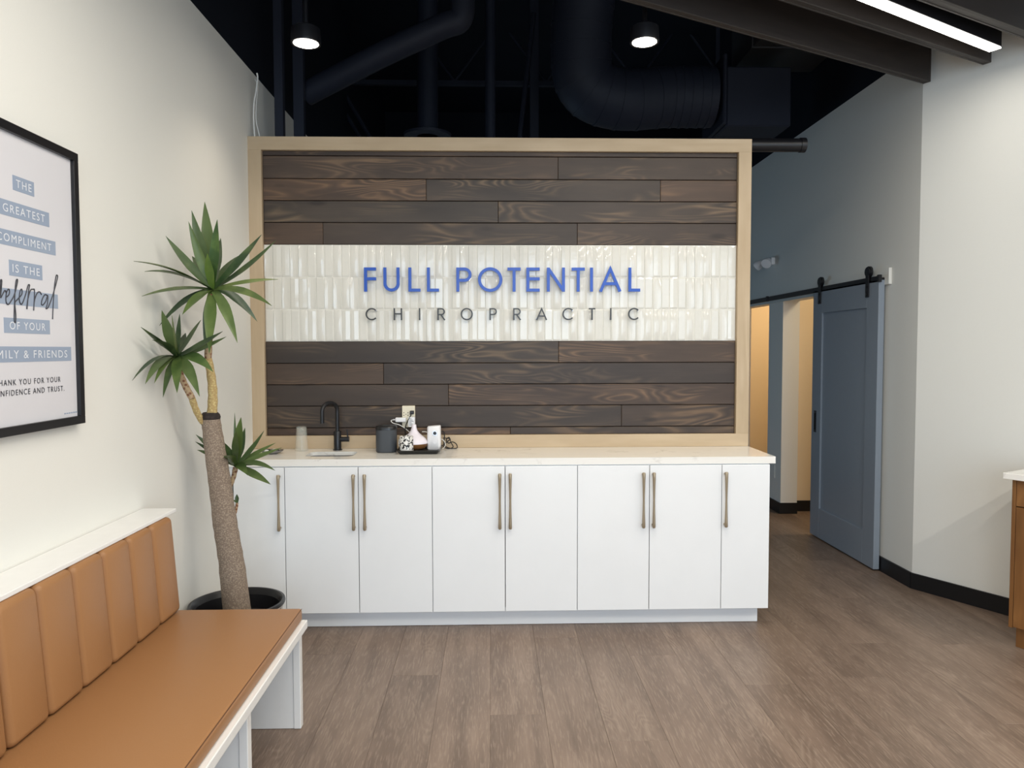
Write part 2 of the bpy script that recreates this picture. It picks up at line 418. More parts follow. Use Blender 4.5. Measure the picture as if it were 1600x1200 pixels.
for (z0, z1, js), tn in zip(rows, tones):
    e = [IX0] + js + [IX1]
    for i in range(len(e) - 1):
        hx, hz = (e[i+1] - e[i])/2, (z1 - z0)/2
        pr = random.uniform(0, .0015)
        b = MB().box(-hx + .0006, hx - .0006, -.014 - pr, 0, -hz + .0016, hz - .0016, .0022, 1)
        me = bpy.data.meshes.new('plank'); me.from_pydata(b.v, [], b.f); me.materials.append(m_plank)
        place('plank', me, wb, Matrix.Translation(((e[i] + e[i+1])/2, YT + .014, (z0+z1)/2)), tn[i] + (1,))
# grout bed and three courses of relief tiles
MB().box(IX0, IX1, YT + .0034, YT + .014, 1.5325, 2.0855).build('grout_bed', m_grout, wb)
NC = 56; tw = (IX1 - IX0)/NC; th = .5525/3
def tile_mesh(kind):
    hx, hz, d = tw/2 - .0007, th/2 - .0009, .0065
    prof = {0: [(-1, .0), (-.8, .55), (.8, .55), (1, .0)],                                   # flat with bevels
            1: [(-1, .75), (-.6, .30), (-.2, .08), (.2, .08), (.6, .30), (1, .75)],          # hollow
            2: [(-1, .0), (-.7, .55), (-.3, .85), (.3, .85), (.7, .55), (1, .0)],            # rounded
            3: [(-1, .1), (-.9, .45), (.1, .9), (.9, .5), (1, .1)]}[kind]                    # faceted
    vs = []; fs = []; nz = [(-1, 0), (-.90, 1), (.90, 1), (1, 0)]
    for zz, s_ in nz:
        for px_, h in prof: vs.append((px_*hx, -(.0012 + d*h*(.25 + .75*s_)), zz*hz))
    n = len(prof)
    for j in range(3):
        for i in range(n-1): fs.append((j*n+i, j*n+i+1, (j+1)*n+i+1, (j+1)*n+i))
    # sides down to the bed
    ring = [i for i in range(n)] + [j*n + n-1 for j in range(1, 4)] + [3*n + i for i in range(n-2, -1, -1)] + [j*n for j in (2, 1)]
    b0 = len(vs); vs += [(vs[i][0], 0, vs[i][2]) for i in ring]; L = len(ring)
    for i in range(L): fs.append((ring[i], b0+i, b0+(i+1) % L, ring[(i+1) % L]))
    me = bpy.data.meshes.new('tile'); me.from_pydata(vs, [], fs)
    bm = bmesh.new(); bm.from_mesh(me); bmesh.ops.recalc_face_normals(bm, faces=bm.faces); bm.to_mesh(me); bm.free()
    for p in me.polygons: p.use_smooth = True
    me.set_sharp_from_angle(angle=math.radians(14 if kind in (0, 3) else 40)); me.materials.append(m_tile); return me
tms = [tile_mesh(i) for i in range(4)]
for r in range(3):
    for c in range(NC):
        kd = random.choice((0, 0, 1, 1, 2, 2, 3, 3)); fl = random.choice((1, -1))
        m_ = Matrix.Translation((IX0 + (c+.5)*tw, YT + .004, 1.5325 + (r+.5)*th)) @ Matrix.Rotation(math.radians(random.uniform(-.6, .6)), 4, 'Z')
        if fl < 0: m_ = m_ @ Matrix.Rotation(math.pi, 4, 'Y')
        place('tile', tms[kd], wb, m_)
# oak frame
tr = empty('trim_1', (0, YF, .914)); tr['kind'] = 'structure'; tr['label'] = 'pale oak frame around the feature wall'
yb = YT + .15
MB().box(FX0, FX1, YF, yb, FZ - FW, FZ, .001, 1).build('top_member', m_oak, tr)
MB().box(FX0, FX1, YF, YT + .013, .9145, .914 + FW, .001, 1).build('bottom_member', m_oak, tr)
MB().box(FX0, FX0 + FW, YF, yb, .914 + FW, FZ - FW, .001, 1).build('side_member', m_oakv, tr)
MB().box(FX1 - FW, FX1, YF, yb, .914 + FW, FZ - FW, .001, 1).build('side_member', m_oakv, tr)

# ------------------------------------------------------------------ letters
def arc(cx, cy, r, a0, a1, n=24, ry=None):
    return [(cx + r*math.cos(math.radians(a0 + (a1-a0)*i/n)), cy + (ry or r)*math.sin(math.radians(a0 + (a1-a0)*i/n))) for i in range(n+1)]
def strokes(ch, t):
    """centre lines in a cap-height-1 box; returns (polylines, advance width)"""
    h = t/2; T = 1 - h
    if ch == 'F': return [[(h, 0), (h, 1)], [(h, T), (.5, T)], [(h, .53), (.5, .53)]], .5
    if ch == 'U': return [[(h, 1), (h, .34)] + arc(.335, .34, .335-h, 180, 360, 24) + [(.67-h, .34), (.67-h, 1)]], .67
    if ch == 'L': return [[(h, 0), (h, 1)], [(h, h), (.5, h)]], .5
    if ch == 'P': return [[(h, 0), (h, 1)], [(h, T), (.34, T)] + arc(.34, (T+.47)/2, (T-.47)/2, 90, -90, 18) + [(h, .47)]], .6
    if ch == 'R': return [[(h, 0), (h, 1)], [(h, T), (.34, T)] + arc(.34, (T+.47)/2, (T-.47)/2, 90, -90, 18) + [(h, .47)], [(.27, .47), (.62, 0.0)]], .64
    if ch == 'O': return [arc(.51, .5, .51-h, 0, 360, 48)], 1.02
    if ch == 'C': return [arc(.51, .5, .51-h, 42, 318, 40)], .93
    if ch == 'T': return [[(.275, 0), (.275, 1)], [(0, T), (.55, T)]], .55
    if ch == 'E': return [[(h, 0), (h, 1)], [(h, T), (.56, T)], [(h, .53), (.56, .53)], [(h, h), (.56, h)]], .56
    if ch == 'N': return [[(h, 0), (h, 1)], [(h, 1-h*.6), (.76-h, h*.6)], [(.76-h, 0), (.76-h, 1)]], .76
    if ch == 'I': return [[(h, 0), (h, 1)]], t
    if ch == 'A': return [[(h*.6, 0), (.45, 1-h*.8), (.9-h*.6, 0)], [(.2, .33), (.7, .33)]], .9
    if ch == 'H': return [[(h, 0), (h, 1)], [(.7-h, 0), (.7-h, 1)], [(h, .53), (.7-h, .53)]], .7
def letter_mesh(ch, t, size, depth):
    mb = MB()
    for j, pl in enumerate(strokes(ch, t)[0]):
        closed = (Vector(pl[0]) - Vector(pl[-1])).length < 1e-6
        P = [Vector((p[0], p[1])) for p in pl]
        P = [p for i, p in enumerate(P) if i == 0 or (p - P[i-1]).length > 1e-5]
        Lf, Rt = [], []
        if closed: P = P[:-1]
        n = len(P)
        for i in range(n):
            if closed: d0 = (P[i]-P[i-1]).normalized(); d1 = (P[(i+1) % n]-P[i]).normalized()
            else:
                d1 = (P[i+1]-P[i]).normalized() if i < n-1 else (P[i]-P[i-1]).normalized()
                d0 = (P[i]-P[i-1]).normalized() if i > 0 else d1
            nn = Vector((-(d0+d1).y, (d0+d1).x)).normalized(); k_ = 1/max(.45, nn.dot(Vector((-d1.y, d1.x))))
            Lf.append(P[i] + nn*t/2*k_); Rt.append(P[i] - nn*t/2*k_)
        vs = []; fs = []; eps = j*.0004
        for i in range(n):
            for q, yy in ((Lf[i], 0), (Rt[i], 0), (Lf[i], 1), (Rt[i], 1)):
                vs.append((q.x*size, -depth - eps if yy == 0 else 0, q.y*size))
        for i in range(n if closed else n-1):
            a, b = i*4, ((i+1) % n)*4
            fs += [(a, b, b+1, a+1), (a+2, a+3, b+3, b+2), (a, a+2, b+2, b), (a+1, b+1, b+3, a+3)]
        if not closed: fs += [(0, 1, 3, 2), ((n-1)*4, (n-1)*4+2, (n-1)*4+3, (n-1)*4+1)]
        mb.add(vs, fs)
    return mb
def sign(name, items, z, size, t, depth, gap, m, label):
    root = empty(name, ((items[0][1] + items[-1][1])/2, YT, z), label, 'sign')
    for ch, x0 in items:
        mb = letter_mesh(ch, t, size, depth)
        y0 = YT - .006 - gap
        mb.v = [(v[0] + x0, v[1] + y0, v[2] + z) for v in mb.v]
        o = mb.build('letter', m, root)
        # stand-off studs
        xs_ = [v[0] for v in mb.v]; cx = strokes(ch, t)[0][0][0]
        px_ = x0 + cx[0]*size; pz = z + min(max(cx[1], .12), .88)*size
        MB().tube([(px_, YT + .001, pz), (px_, y0 + .001, pz)], .004, 6).build('stud', m_steel, o)
    return root
LY = YT - .03
def lx(u): return at(u, 440, Y=LY).x
sign('blue_lettering', [(c, lx(u)) for c, u in zip('FULLPOTENTIAL', (568.7, 599, 638, 667, 713, 746.8, 793, 822.5, 854.5, 893.3, 922, 937, 982))],
     1.816, .1375, .125, .012, .012, m_blue, 'large blue raised letters reading FULL POTENTIAL')
sign('charcoal_lettering', [(c, lx(u)) for c, u in zip('CHIROPRACTIC', (570.5, 614.5, 654, 683, 719.5, 764.5, 801.8, 838, 879, 920.3, 953.8, 982))],
     1.653, .0685, .11, .010, .012, m_char, 'small charcoal spaced letters reading CHIROPRACTIC')

# ------------------------------------------------------------------ base cabinets, worktop
SE = [-1.0787, -.6973, -.3128, .0692, .45, .8315, 1.216, 1.4736]
DZ0, DZ1 = .101, .872
def handle(x, parent):
    mb = MB(); z0, z1 = .545, .838; y = -.046
    zz = [z0, z0 + .006, z0 + .03, z0 + .09, (z0+z1)/2, z1 - .09, z1 - .03, z1 - .006, z1]
    rr = [.0065, .0088, .0080, .0062, .0052, .0062, .0080, .0088, .0065]
    mb.tube([(x, y, q) for q in zz], rr, 12)
    for q in (z0 + .012, z1 - .012): mb.tube([(x, y, q), (x, -.019, q)], .0065, 10)
    return mb.build('handle', m_brass, parent, smooth=40)
def cabinet(x0, x1, doors, label):
    c = empty('base_cabinet', ((x0+x1)/2, .2, .1), label, 'cabinet', 'white base cabinets under the worktop')
    b = MB(); t = .016
    b.box(x0, x0 + t, .001, YT - .03, .1, .876); b.box(x1 - t, x1, .001, YT - .03, .1, .876)
    b.box(x0 + t, x1 - t, .001, YT - .03, .1, .1 + t); b.box(x0 + t, x1 - t, .001, .05, .86, .876); b.box(x0 + t, x1 - t, YT - .09, YT - .03, .86, .876)
    b.box(x0 + t, x1 - t, YT - .046, YT - .03, .1 + t, .86)
    b.build('body', m_cab, c)
    for a, bb, hx in doors:
        d = MB().box(a + .0018, bb - .0018, -.019, -.0005, DZ0, DZ1, .0012, 1).build('door', m_cab, c)
        h = handle(hx, d); tag(h, 'slim champagne brass bar handle')
    return c
def hxp(u): return at(u, 790, Y=-.046).x
cabinet(XL + .004, SE[0], [(XL + .03, SE[0], hxp(435))], 'narrow white base cabinet behind the potted yucca, one door')
cabinet(SE[0], SE[2], [(SE[0], SE[1], hxp(552)), (SE[1], SE[2], hxp(569.5))], 'white two-door base cabinet below the sink and black tap')
cabinet(SE[2], SE[4], [(SE[2], SE[3], hxp(781)), (SE[3], SE[4], hxp(797.3))], 'white two-door base cabinet in the middle, right of the sink cabinet')
cabinet(SE[4], SE[6], [(SE[4], SE[5], hxp(1006)), (SE[5], SE[6], hxp(1022))], 'white two-door base cabinet next to the single door by the corridor')
cabinet(SE[6], SE[7], [(SE[6], SE[7] - .0005, hxp(1135))], 'narrow white base cabinet at the corridor end, one door')
MB().box(XL + .014, 1.442, .060, .078, .002, .0995).build('toe_kick', m_cab, None, label='long white recessed toe kick board under the base cabinets', cat='toe kick')
# worktop with a rounded sink cut-out
SK = (-1.005, -.745, .095, .272)
def rrect(x0, x1, y0, y1, r, n=6):
    pts = []
    for cx, cy, a in ((x1-r, y0+r, -90), (x1-r, y1-r, 0), (x0+r, y1-r, 90), (x0+r, y0+r, 180)):
        pts += arc(cx, cy, r, a, a + 90, n)
    return pts
def slab_hole(outer, hole, z0, z1):
    bm = bmesh.new(); loops = []
    for lp in (outer, hole):
        vs = [bm.verts.new((p[0], p[1], z1)) for p in lp]; loops.append(vs)
        for i in range(len(vs)): bm.edges.new((vs[i], vs[(i+1) % len(vs)]))
    bmesh.ops.triangle_fill(bm, use_beauty=True, edges=bm.edges[:])
    r = bmesh.ops.extrude_face_region(bm, geom=bm.faces[:])
    for v in r['geom']:
        if isinstance(v, bmesh.types.BMVert): v.co.z = z0
    return MB().bm(bm)
slab_hole([(XL + .002, -.014), (1.503, -.014), (1.503, YF + .004), (XL + .002, YF + .004)], rrect(*SK, .035), .894, .914).box(XL + .002, 1.503, -.014, .006, .8775, .894).box(1.483, 1.503, .006, YF - .001, .8775, .894).build(
    'worktop', m_quartz, None, label='long white quartz worktop over the white base cabinets', cat='countertop')
# sink bowl: rim, walls, floor with a drain
sk = empty('sink', ((SK[0]+SK[1])/2, (SK[2]+SK[3])/2, .80), 'small steel undermount sink in the white worktop', 'sink')
mb = MB(); L0 = rrect(SK[0]-.004, SK[1]+.004, SK[2]-.004, SK[3]+.004, .038); rings = []
for z, ins in ((.8935, -.012), (.8935, 0), (.80, .006), (.775, .016), (.770, .04)):
    rings.append([(x_, y_, z) for x_, y_ in rrect(SK[0]-.004+ins, SK[1]+.004-ins, SK[2]-.004+ins, SK[3]+.004-ins, max(.012, .038-ins*.4))])
n = len(rings[0]); vs = [p for rg in rings for p in rg]; fs = []
for i in range(len(rings)-1):
    for k in range(n): fs.append((i*n+k, i*n+(k+1) % n, (i+1)*n+(k+1) % n, (i+1)*n+k))
fs.append(tuple(range((len(rings)-1)*n, len(rings)*n)))
mb.add(vs, fs).build('bowl', mat('dark_brushed_steel', srgb(112, 112, 114), .35, metal=1.0), sk, smooth=40)
MB().lathe(((SK[0]+SK[1])/2, (SK[2]+SK[3])/2, .7705), [(.0, 0), (.012, 0), (.022, .002), (.026, .001), (.026, 0)], 20).build('drain', m_blackmetal, sk, smooth=40)

# tap
fx, fy = -.876, .345
fa = empty('tap', (fx, fy, .914), 'matte black gooseneck tap behind the sink', 'tap')
MB().lathe((fx, fy, .914), [(.026, 0), (.026, .004), (.021, .006), (.0205, .105), (.019, .108), (.0, .108)], 28).build('body', m_blackmetal, fa, smooth=40)
rr_ = .040; tp = .228
path = [(fx, fy, 1.02), (fx, fy, .914 + tp - .02)] + [(fx - (rr_ - rr_*math.cos(q))*.80, fy - (rr_ - rr_*math.cos(q))*1.2, .914 + tp + rr_*1.1*math.sin(q)) for q in [math.pi*i/14 for i in range(15)]]
ex, ey, _ = path[-1]; path += [(ex, ey, .914 + tp - .03), (ex, ey, .914 + tp - .065)]
MB().tube(path, .0115, 16).build('spout', m_blackmetal, fa, smooth=60)
lv = MB().tube([(fx + .012, fy, .914 + .062), (fx + .066, fy, .914 + .062)], .0145, 18).build('valve', m_blackmetal, fa, smooth=40)
MB().tube([(fx + .058, fy, .985), (fx + .054, fy, 1.032)], [.0045, .003], 10).build('lever', m_blackmetal, lv, smooth=40)

# things on the worktop
g = NT('iridescent_glass'); g.b.inputs['Roughness'].default_value = .05; g.b.inputs['Alpha'].default_value = .13
g.b.inputs['IOR'].default_value = 1.5; tc = g.n('TexCoord'); nz_ = g.noise(tc.outputs['Object'], 16, 2)
g.l(g.ramp(nz_, [(.3, srgb(226, 242, 234)), (.5, srgb(246, 238, 224)), (.7, srgb(214, 238, 240))]), g.b.inputs['Base Color']); m_irid = g.m
gx, gy = -1.075, .33
gl = empty('tumbler', (gx, gy, .914), 'clear iridescent tumbler standing upside down left of the tap', 'glass')
MB().lathe((gx, gy, .9145), [(.037, 0), (.0285, .132), (.026, .137), (.0, .137), (.0, .133), (.0255, .131), (.0345, 0)], 28).build('bowl', m_irid, gl, smooth=40)
# small pebbled dish half hidden by leaves
dx_, dy_ = -1.21, .215
di = empty('trinket_dish', (dx_, dy_, .914), 'small dark metal dish on the worktop behind the yucca leaves', 'dish')
MB().lathe((dx_, dy_, .9145), [(.03, 0), (.05, .008), (.066, .018), (.064, .020), (.047, .011), (.0, .006)], 28, 1, .75).build('bowl', m_steel, di, smooth=50)
for q in range(5):
    a_ = q*1.26; MB().lathe((dx_ + .03*math.cos(a_), dy_ + .02*math.sin(a_), .922), [(.0, 0), (.011, .004), (.013, .009), (.009, .014), (.0, .016)], 10).build('pebble', [m_blackmetal, m_plastic][q % 2], di, smooth=60)
# smart speaker
sx_, sy_ = -.587, .262
sp = empty('speaker', (sx_, sy_, .914), 'dark grey cylindrical speaker left of the black tray', 'speaker')
SQ = lambda z, r: [(p[0] + sx_, p[1] + sy_, z) for p in rrect(-r, r, -r, r, r*.72, 8)]
def rr_loft(rs, name, m, parent, smooth=35):
    rings = [SQ(z, r) for z, r in rs]; n = len(rings[0]); vs = [p for q in rings for p in q]; fs = []
    for i in range(len(rings)-1):
        for k in range(n): fs.append((i*n+k, i*n+(k+1) % n, (i+1)*n+(k+1) % n, (i+1)*n+k))
    fs += [tuple(range(n-1, -1, -1)), tuple(range((len(rings)-1)*n, len(rings)*n))]
    return MB().add(vs, fs).build(name, m, parent, smooth=smooth)
rr_loft([(.9145, .050), (.918, .055), (.924, .0565), (1.040, .0565)], 'grille', m_dgrey, sp)
rr_loft([(1.0402, .0575), (1.056, .0575), (1.060, .055), (1.0615, .050)], 'cap', m_dblack, sp)
rr_loft([(1.0617, .022), (1.063, .021)], 'button_panel', m_dgrey, sp)
# tray
tx0, tx1, ty0, ty1 = -.522, -.280, .135, .385
ty = empty('serving_tray', ((tx0+tx1)/2, (ty0+ty1)/2, .914), 'low black tray holding the mug, diffuser and white camera', 'tray')
mb = MB(); prof = [(.018, .0005), (.0, .022), (.004, .022), (.021, .005)]
rings = [rrect(tx0 + i_, tx1 - i_, ty0 + i_, ty1 - i_, max(.008, .016 - i_*.2), 4) for i_, z in prof]
n = len(rings[0]); vs = [(p[0], p[1], .9142 + prof[j][1]) for j, rg in enumerate(rings) for p in rg]; fs = []
for i in range(3):
    for k in range(n): fs.append((i*n+k, i*n+(k+1) % n, (i+1)*n+(k+1) % n, (i+1)*n+k))
fs += [tuple(range(n-1, -1, -1)), tuple(range(3*n, 4*n))]
mb.add(vs, fs).build('base', m_dblack, ty, smooth=30)
ZT = .9142 + .0055
# mug with black blotches
g = NT('white_mug_black_print'); tc = g.n('TexCoord')
nz_ = g.noise(tc.outputs['Object'], 55, 3, .6, .5)
g.l(g.mix(g.ramp(nz_, [(.53, 0), (.56, 1)]), srgb(228, 226, 222), srgb(34, 32, 34)), g.b.inputs['Base Color']); g.b.inputs['Roughness'].default_value = .25
mx_, my_ = -.468, .19
mg = empty('mug', (mx_, my_, ZT), 'white mug with a black floral print on the black tray', 'mug')
MB().lathe((mx_, my_, ZT), [(.034, 0), (.0375, .004), (.0375, .088), (.0355, .090), (.034, .087), (.034, .008), (.0, .008)], 32).build('cup', g.m, mg, smooth=40)
MB().tube([(mx_ - .030, my_ + .020, ZT + .024), (mx_ - .042, my_ + .034, ZT + .030), (mx_ - .045, my_ + .040, ZT + .048), (mx_ - .042, my_ + .034, ZT + .068), (mx_ - .030, my_ + .020, ZT + .076)], .005, 10).build('handle', g.m, mg, smooth=60)
# oil diffuser
ox, oy = -.438, .305
df = empty('oil_diffuser', (ox, oy, ZT), 'onion-shaped diffuser, pale lilac top on a wooden bowl, on the tray', 'diffuser')
m_lil = mat('frosted_lilac_plastic', srgb(236, 229, 237), .35, coat=.2)
m_wgr = wood('walnut_print', srgb(112, 74, 42), srgb(150, 104, 60), srgb(170, 122, 76), 0, .4, .8, .5)
MB().lathe((ox, oy, ZT), [(.034, 0), (.056, .006), (.070, .018), (.0765, .036)], 36).build('base', m_wgr, df, smooth=50)
MB().lathe((ox, oy, ZT), [(.0767, .0365), (.0750, .046), (.066, .062), (.048, .078), (.030, .093), (.019, .108), (.0145, .124), (.0125, .142), (.010, .142), (.0, .134)], 36).build('cover', m_lil, df, smooth=60)
# white camera device
cx_, cy_ = -.326, .318
cm = empty('security_camera', (cx_, cy_, ZT), 'white rectangular camera with a round black lens on the tray', 'camera')
mb = MB(); rings = []
for z, s_ in ((0, .036), (.003, .0385), (.128, .038), (.1335, .034)):
    rings.append([(p[0] + cx_, p[1] + cy_, ZT + z + (p[0]*.08 if z > .1 else 0)) for p in rrect(-s_, s_, -s_*.75, s_*.75, .016, 5)])
n = len(rings[0]); vs = [p for q in rings for p in q]; fs = []
for i in range(3):
    for k in range(n): fs.append((i*n+k, i*n+(k+1) % n, (i+1)*n+(k+1) % n, (i+1)*n+k))
fs += [tuple(range(n-1, -1, -1)), tuple(range(3*n, 4*n))]
mb.add(vs, fs).build('body', m_plastic, cm, smooth=35)
yf_ = cy_ - .0285
ln = MB().tube([(cx_ + .006, yf_ + .002, ZT + .094), (cx_ + .006, yf_ - .003, ZT + .094)], .0145, 24).build('lens_ring', m_steel, cm, smooth=40)
MB().tube([(cx_ + .006, yf_ - .003, ZT + .094), (cx_ + .006, yf_ - .005, ZT + .094)], .0095, 20).build('lens', m_dblack, ln, smooth=40)
MB().tube([(cx_ + .006, yf_ + .002, ZT + .044), (cx_ + .006, yf_ - .0012, ZT + .044)], .011, 24).build('sensor', m_plastic, cm, smooth=40)
# outlet, plugs, cables
ou = empty('wall_outlet', (-.48, YT, 1.10), 'ivory multi-socket outlet plate on the dark planks', 'outlet')
MB().box(-.517, -.443, YT - .024, YT - .0005, 1.035, 1.160, .003).build('plate', m_almond, ou)
for q in range(2):
    for z in (1.12, 1.105): MB().box(-.509 + q*.024, -.505 + q*.024, YT - .0246, YT - .022, z - .003, z + .003).build('slot', m_caulk, ou)
    MB().tube([(-.495 + q*.024, YT - .0246, 1.111), (-.495 + q*.024, YT - .022, 1.111)], .0025, 8).build('slot', m_caulk, ou)
pb = empty('black_plug', (-.459, YT - .03, 1.122), 'small black plug in the ivory outlet', 'plug')
MB().box(-.470, -.447, YT - .052, YT - .0245, 1.112, 1.133, .004).build('plug_body', m_dblack, pb)
pw = empty('white_charger', (-.52, YT - .04, 1.08), 'white wall charger sticking out left of the outlet', 'charger')
MB().box(-.553, -.492, YT - .055, YT - .0245, 1.068, 1.094, .005).build('charger_body', m_plastic, pw)
MB().tube([(-.553, YT - .04, 1.081), (-.566, YT - .04, 1.081)], .004, 8).build('cable_relief', m_plastic, pw)
pd = empty('power_adapter', (-.46, YT - .04, 1.07), 'white power adapter with grey print below the black plug', 'adapter')
MB().box(-.479, -.440, YT - .062, YT - .0245, 1.041, 1.098, .003).build('adapter_body', m_plastic, pd)
for q in range(6): MB().box(-.473, -.447 - .006*(q % 3), YT - .0624, YT - .0618, 1.050 + q*.0075, 1.0525 + q*.0075).build('printed_line', m_dgrey, pd)
def spline(pts, n=6):
    P = [Vector(p) for p in pts]; out = []
    for i in range(len(P)-1):
        a, b, c, d = P[max(i-1, 0)], P[i], P[i+1], P[min(i+2, len(P)-1)]
        for k in range(n):
            t = k/n; out.append(.5*((2*b) + (c-a)*t + (2*a-5*b+4*c-d)*t*t + (3*b-a-3*c+d)*t**3))
    return out + [P[-1]]
MB().tube(spline([(-.566, YT - .04, 1.081), (-.578, YT - .045, 1.076), (-.565, YT - .05, 1.062), (-.53, YT - .05, 1.052), (-.495, YT - .05, 1.03), (-.47, YT - .035, 1.005), (-.445, YT - .03, .99)]), .0025, 8).build(
    'white_cable', m_cablew, None, smooth=60, label='thin white cable looping from the wall charger to the diffuser', cat='cable')
MB().tube(spline([(-.400, .385, 1.012), (-.375, .385, 1.01), (-.355, .385, .99), (-.35, .385, .965), (-.345, .388, .935)]), .0025, 8).build(
    'white_cable', m_cablew, None, smooth=60, label='short white cable hanging behind the diffuser, left of the camera', cat='cable')
MB().tube(spline([(-.459, YT - .053, 1.120), (-.463, YT - .058, 1.108), (-.478, YT - .06, 1.08), (-.492, YT - .055, 1.05), (-.497, YT - .05, 1.01), (-.49, .39, .96), (-.47, .392, .925), (-.40, .394, .918)]), .003, 8).build(
    'black_cable', m_cableb, None, smooth=60, label='black cable running down from the outlet plug behind the tray', cat='cable')
MB().tube(spline([(-.300, .385, 1.000), (-.282, .39, 1.016), (-.272, .39, .99), (-.275, .388, .955), (-.27, .38, .93), (-.235, .37, .917), (-.20, .372, .919), (-.204, .38, .94), (-.225, .385, .952), (-.25, .39, .945),
                  (-.262, .388, .965), (-.245, .386, .978), (-.235, .384, .95), (-.222, .37, .925), (-.25, .362, .917), (-.28, .37, .93), (-.255, .38, .955), (-.24, .386, .97), (-.28, .39, .975)]), .0028, 8).build(
    'black_cable', m_cableb, None, smooth=60, label='tangled black cable on the worktop right of the white camera', cat='cable')
MB().tube(spline([(-.296, .352, .975), (-.278, .35, .968), (-.266, .35, .95), (-.268, .345, .93), (-.282, .34, .918)]), .002, 8).build(
    'white_cable', m_cablew, None, smooth=60, label='white cable coming out beside the white camera', cat='cable')

# ------------------------------------------------------------------ bench and cushions
BY0, BY1 = -3.35, -1.02
bn = empty('bench', (-1.05, (BY0+BY1)/2, 0), 'long white wooden bench with panel legs along the left wall', 'bench')
MB().box(XL + .014, -.722, BY0, BY1 + .006, .398, .430, .003).build('seat_board', m_white, bn)
for yy in (-.995, -1.62, -2.3, -3.0):
    lg = MB().box(XL + .014, -.778, yy - .03, yy, .001, .398, .001, 1).build('leg', m_white, bn)
    MB().box(-.778, -.750, yy - .034, yy + .002, .001, .398, .002, 1).build('edge_strip', m_white, lg)
MB().box(XL + .002, XL + .05, BY0, -.985, .430, .848).build('back_panel', m_white, bn)
MB().box(XL + .002, -1.240, BY0, -.965, .8485, .863, .002, 1).build('ledge', m_white, bn)
sc_ = empty('seat_cushion', (-.95, (BY0+BY1)/2, .43), 'long flat tan leatherette seat cushion on the white bench', 'cushion')
def soft_box(x0, x1, y0, y1, z0, z1, bev, seg=4): return MB().box(x0, x1, y0, y1, z0, z1, bev, seg)
soft_box(-1.30, -.738, BY0 + .02, -1.026, .4305, .481, .012, 4).build('pad', m_leather, sc_, smooth=50)
MB().tube([(-.7405, BY0 + .03, .4775), (-.7405, -1.03, .4775)], .0016, 6).build('seam', m_thread, sc_)
def back_cushion(y1, n, label):
    c = empty('back_cushion', (-1.25, y1 - n*.085, .482), label, 'cushion', 'tan channelled back cushions on the bench')
    for i in range(n):
        b, a = y1 - i*.1703, y1 - (i+1)*.1703
        bm = bmesh.new(); bmesh.ops.create_cube(bm, size=1)
        for v in bm.verts: v.co = Vector((-1.246 + v.co.x*.100, (a+b)/2 + v.co.y*(b-a-.0008), .6655 + v.co.z*.365))
        bmesh.ops.bevel(bm, geom=[e for e in bm.edges], offset=.020, segments=4, profile=.5, affect='EDGES')
        for v in bm.verts:   # lean back and swell a little
            v.co.x += -.026*((v.co.z - .485)/.352) + .010*max(0, 1 - ((v.co.y-(a+b)/2)/(.5*(b-a)))**2) - .005
            w_ = max(0, 1 - ((v.co.y-(a+b)/2)/(.5*(b-a)))**2)
        MB().bm(bm).build('channel', m_leather, c, smooth=60)
    return c
back_cushion(-1.035, 6, 'tan leatherette back cushion with six channels nearest the yucca')
back_cushion(-1.035 - 6*.1703 - .006, 6, 'tan leatherette back cushion at the left edge, nearest the viewer')

# ------------------------------------------------------------------ yucca
PXc, PYc, PR, PZ = -1.148, -.56, .208, .352
yu = empty('potted_yucca', (PXc, PYc, 0), 'tall yucca with a leaning trunk in a black-lined pot beside the bench', 'plant')
g = NT('patterned_ceramic'); tc = g.n('TexCoord'); vo = g.n('TexVoronoi', feature='DISTANCE_TO_EDGE'); vo.inputs['Scale'].default_value = 26
g.l(tc.outputs['Object'], vo.inputs['Vector'])
g.l(g.mix(g.ramp(vo.outputs['Distance'], [(.05, 0), (.09, 1)]), srgb(66, 64, 62), srgb(204, 200, 194)), g.b.inputs['Base Color']); g.b.inputs['Roughness'].default_value = .45
MB().lathe((PXc, PYc, 0), [(.150, .001), (.156, .006), (.196, .318), (.200, .332), (.192, .336), (.150, .02), (.0, .02)], 48).build('pot', g.m, yu, smooth=40)
MB().lathe((PXc, PYc, 0), [(.0, .03), (.140, .03), (.184, .325), (.206, .337), (.2085, .344), (.206, .353), (.196, .354), (.188, .346), (.176, .250), (.0, .250)], 48).build('liner', m_pot, yu, smooth=40)
MB().lathe((PXc, PYc, 0), [(.174, .2505), (.174, .262), (.12, .270), (.0, .272)], 32).build('soil', m_soil, yu, smooth=60)
tb = at(372, 960, Y=-.56); tb.z = .262
tpts = [(374, 950, -.56), (362, 880, -.57), (352, 820, -.58), (343, 750, -.59), (334, 690, -.60), (329, 652, -.61)]
TP = [tb] + [at(u, v, Y=y) for u, v, y in tpts[1:]]
rad = [.062, .0545, .051, .047, .043, .0385]
P2, R2 = [], []
for i in range(len(TP)-1):
    for k in range(8):
        t = k/8; P2.append(TP[i].lerp(TP[i+1], t)); R2.append((rad[i]*(1-t) + rad[i+1]*t)*(1 + random.uniform(-.025, .03)))
P2.append(TP[-1]); R2.append(rad[-1])
trunk = MB().tube(P2, R2, 18).build('trunk', m_bark, yu, smooth=60)
MB().lathe(TP[-1] + Vector((0, 0, -.008)), [(.0, 0), (.040, 0), (.042, .010), (.038, .022), (.030, .030), (.014, .024), (.0, .022)], 18).build('cut_cap', m_stub, trunk, smooth=50)
C1 = at(331.7, 452, Y=-.66); C2 = at(276.7, 557, X=-1.315); C3 = at(368, 727, Y=-.50)
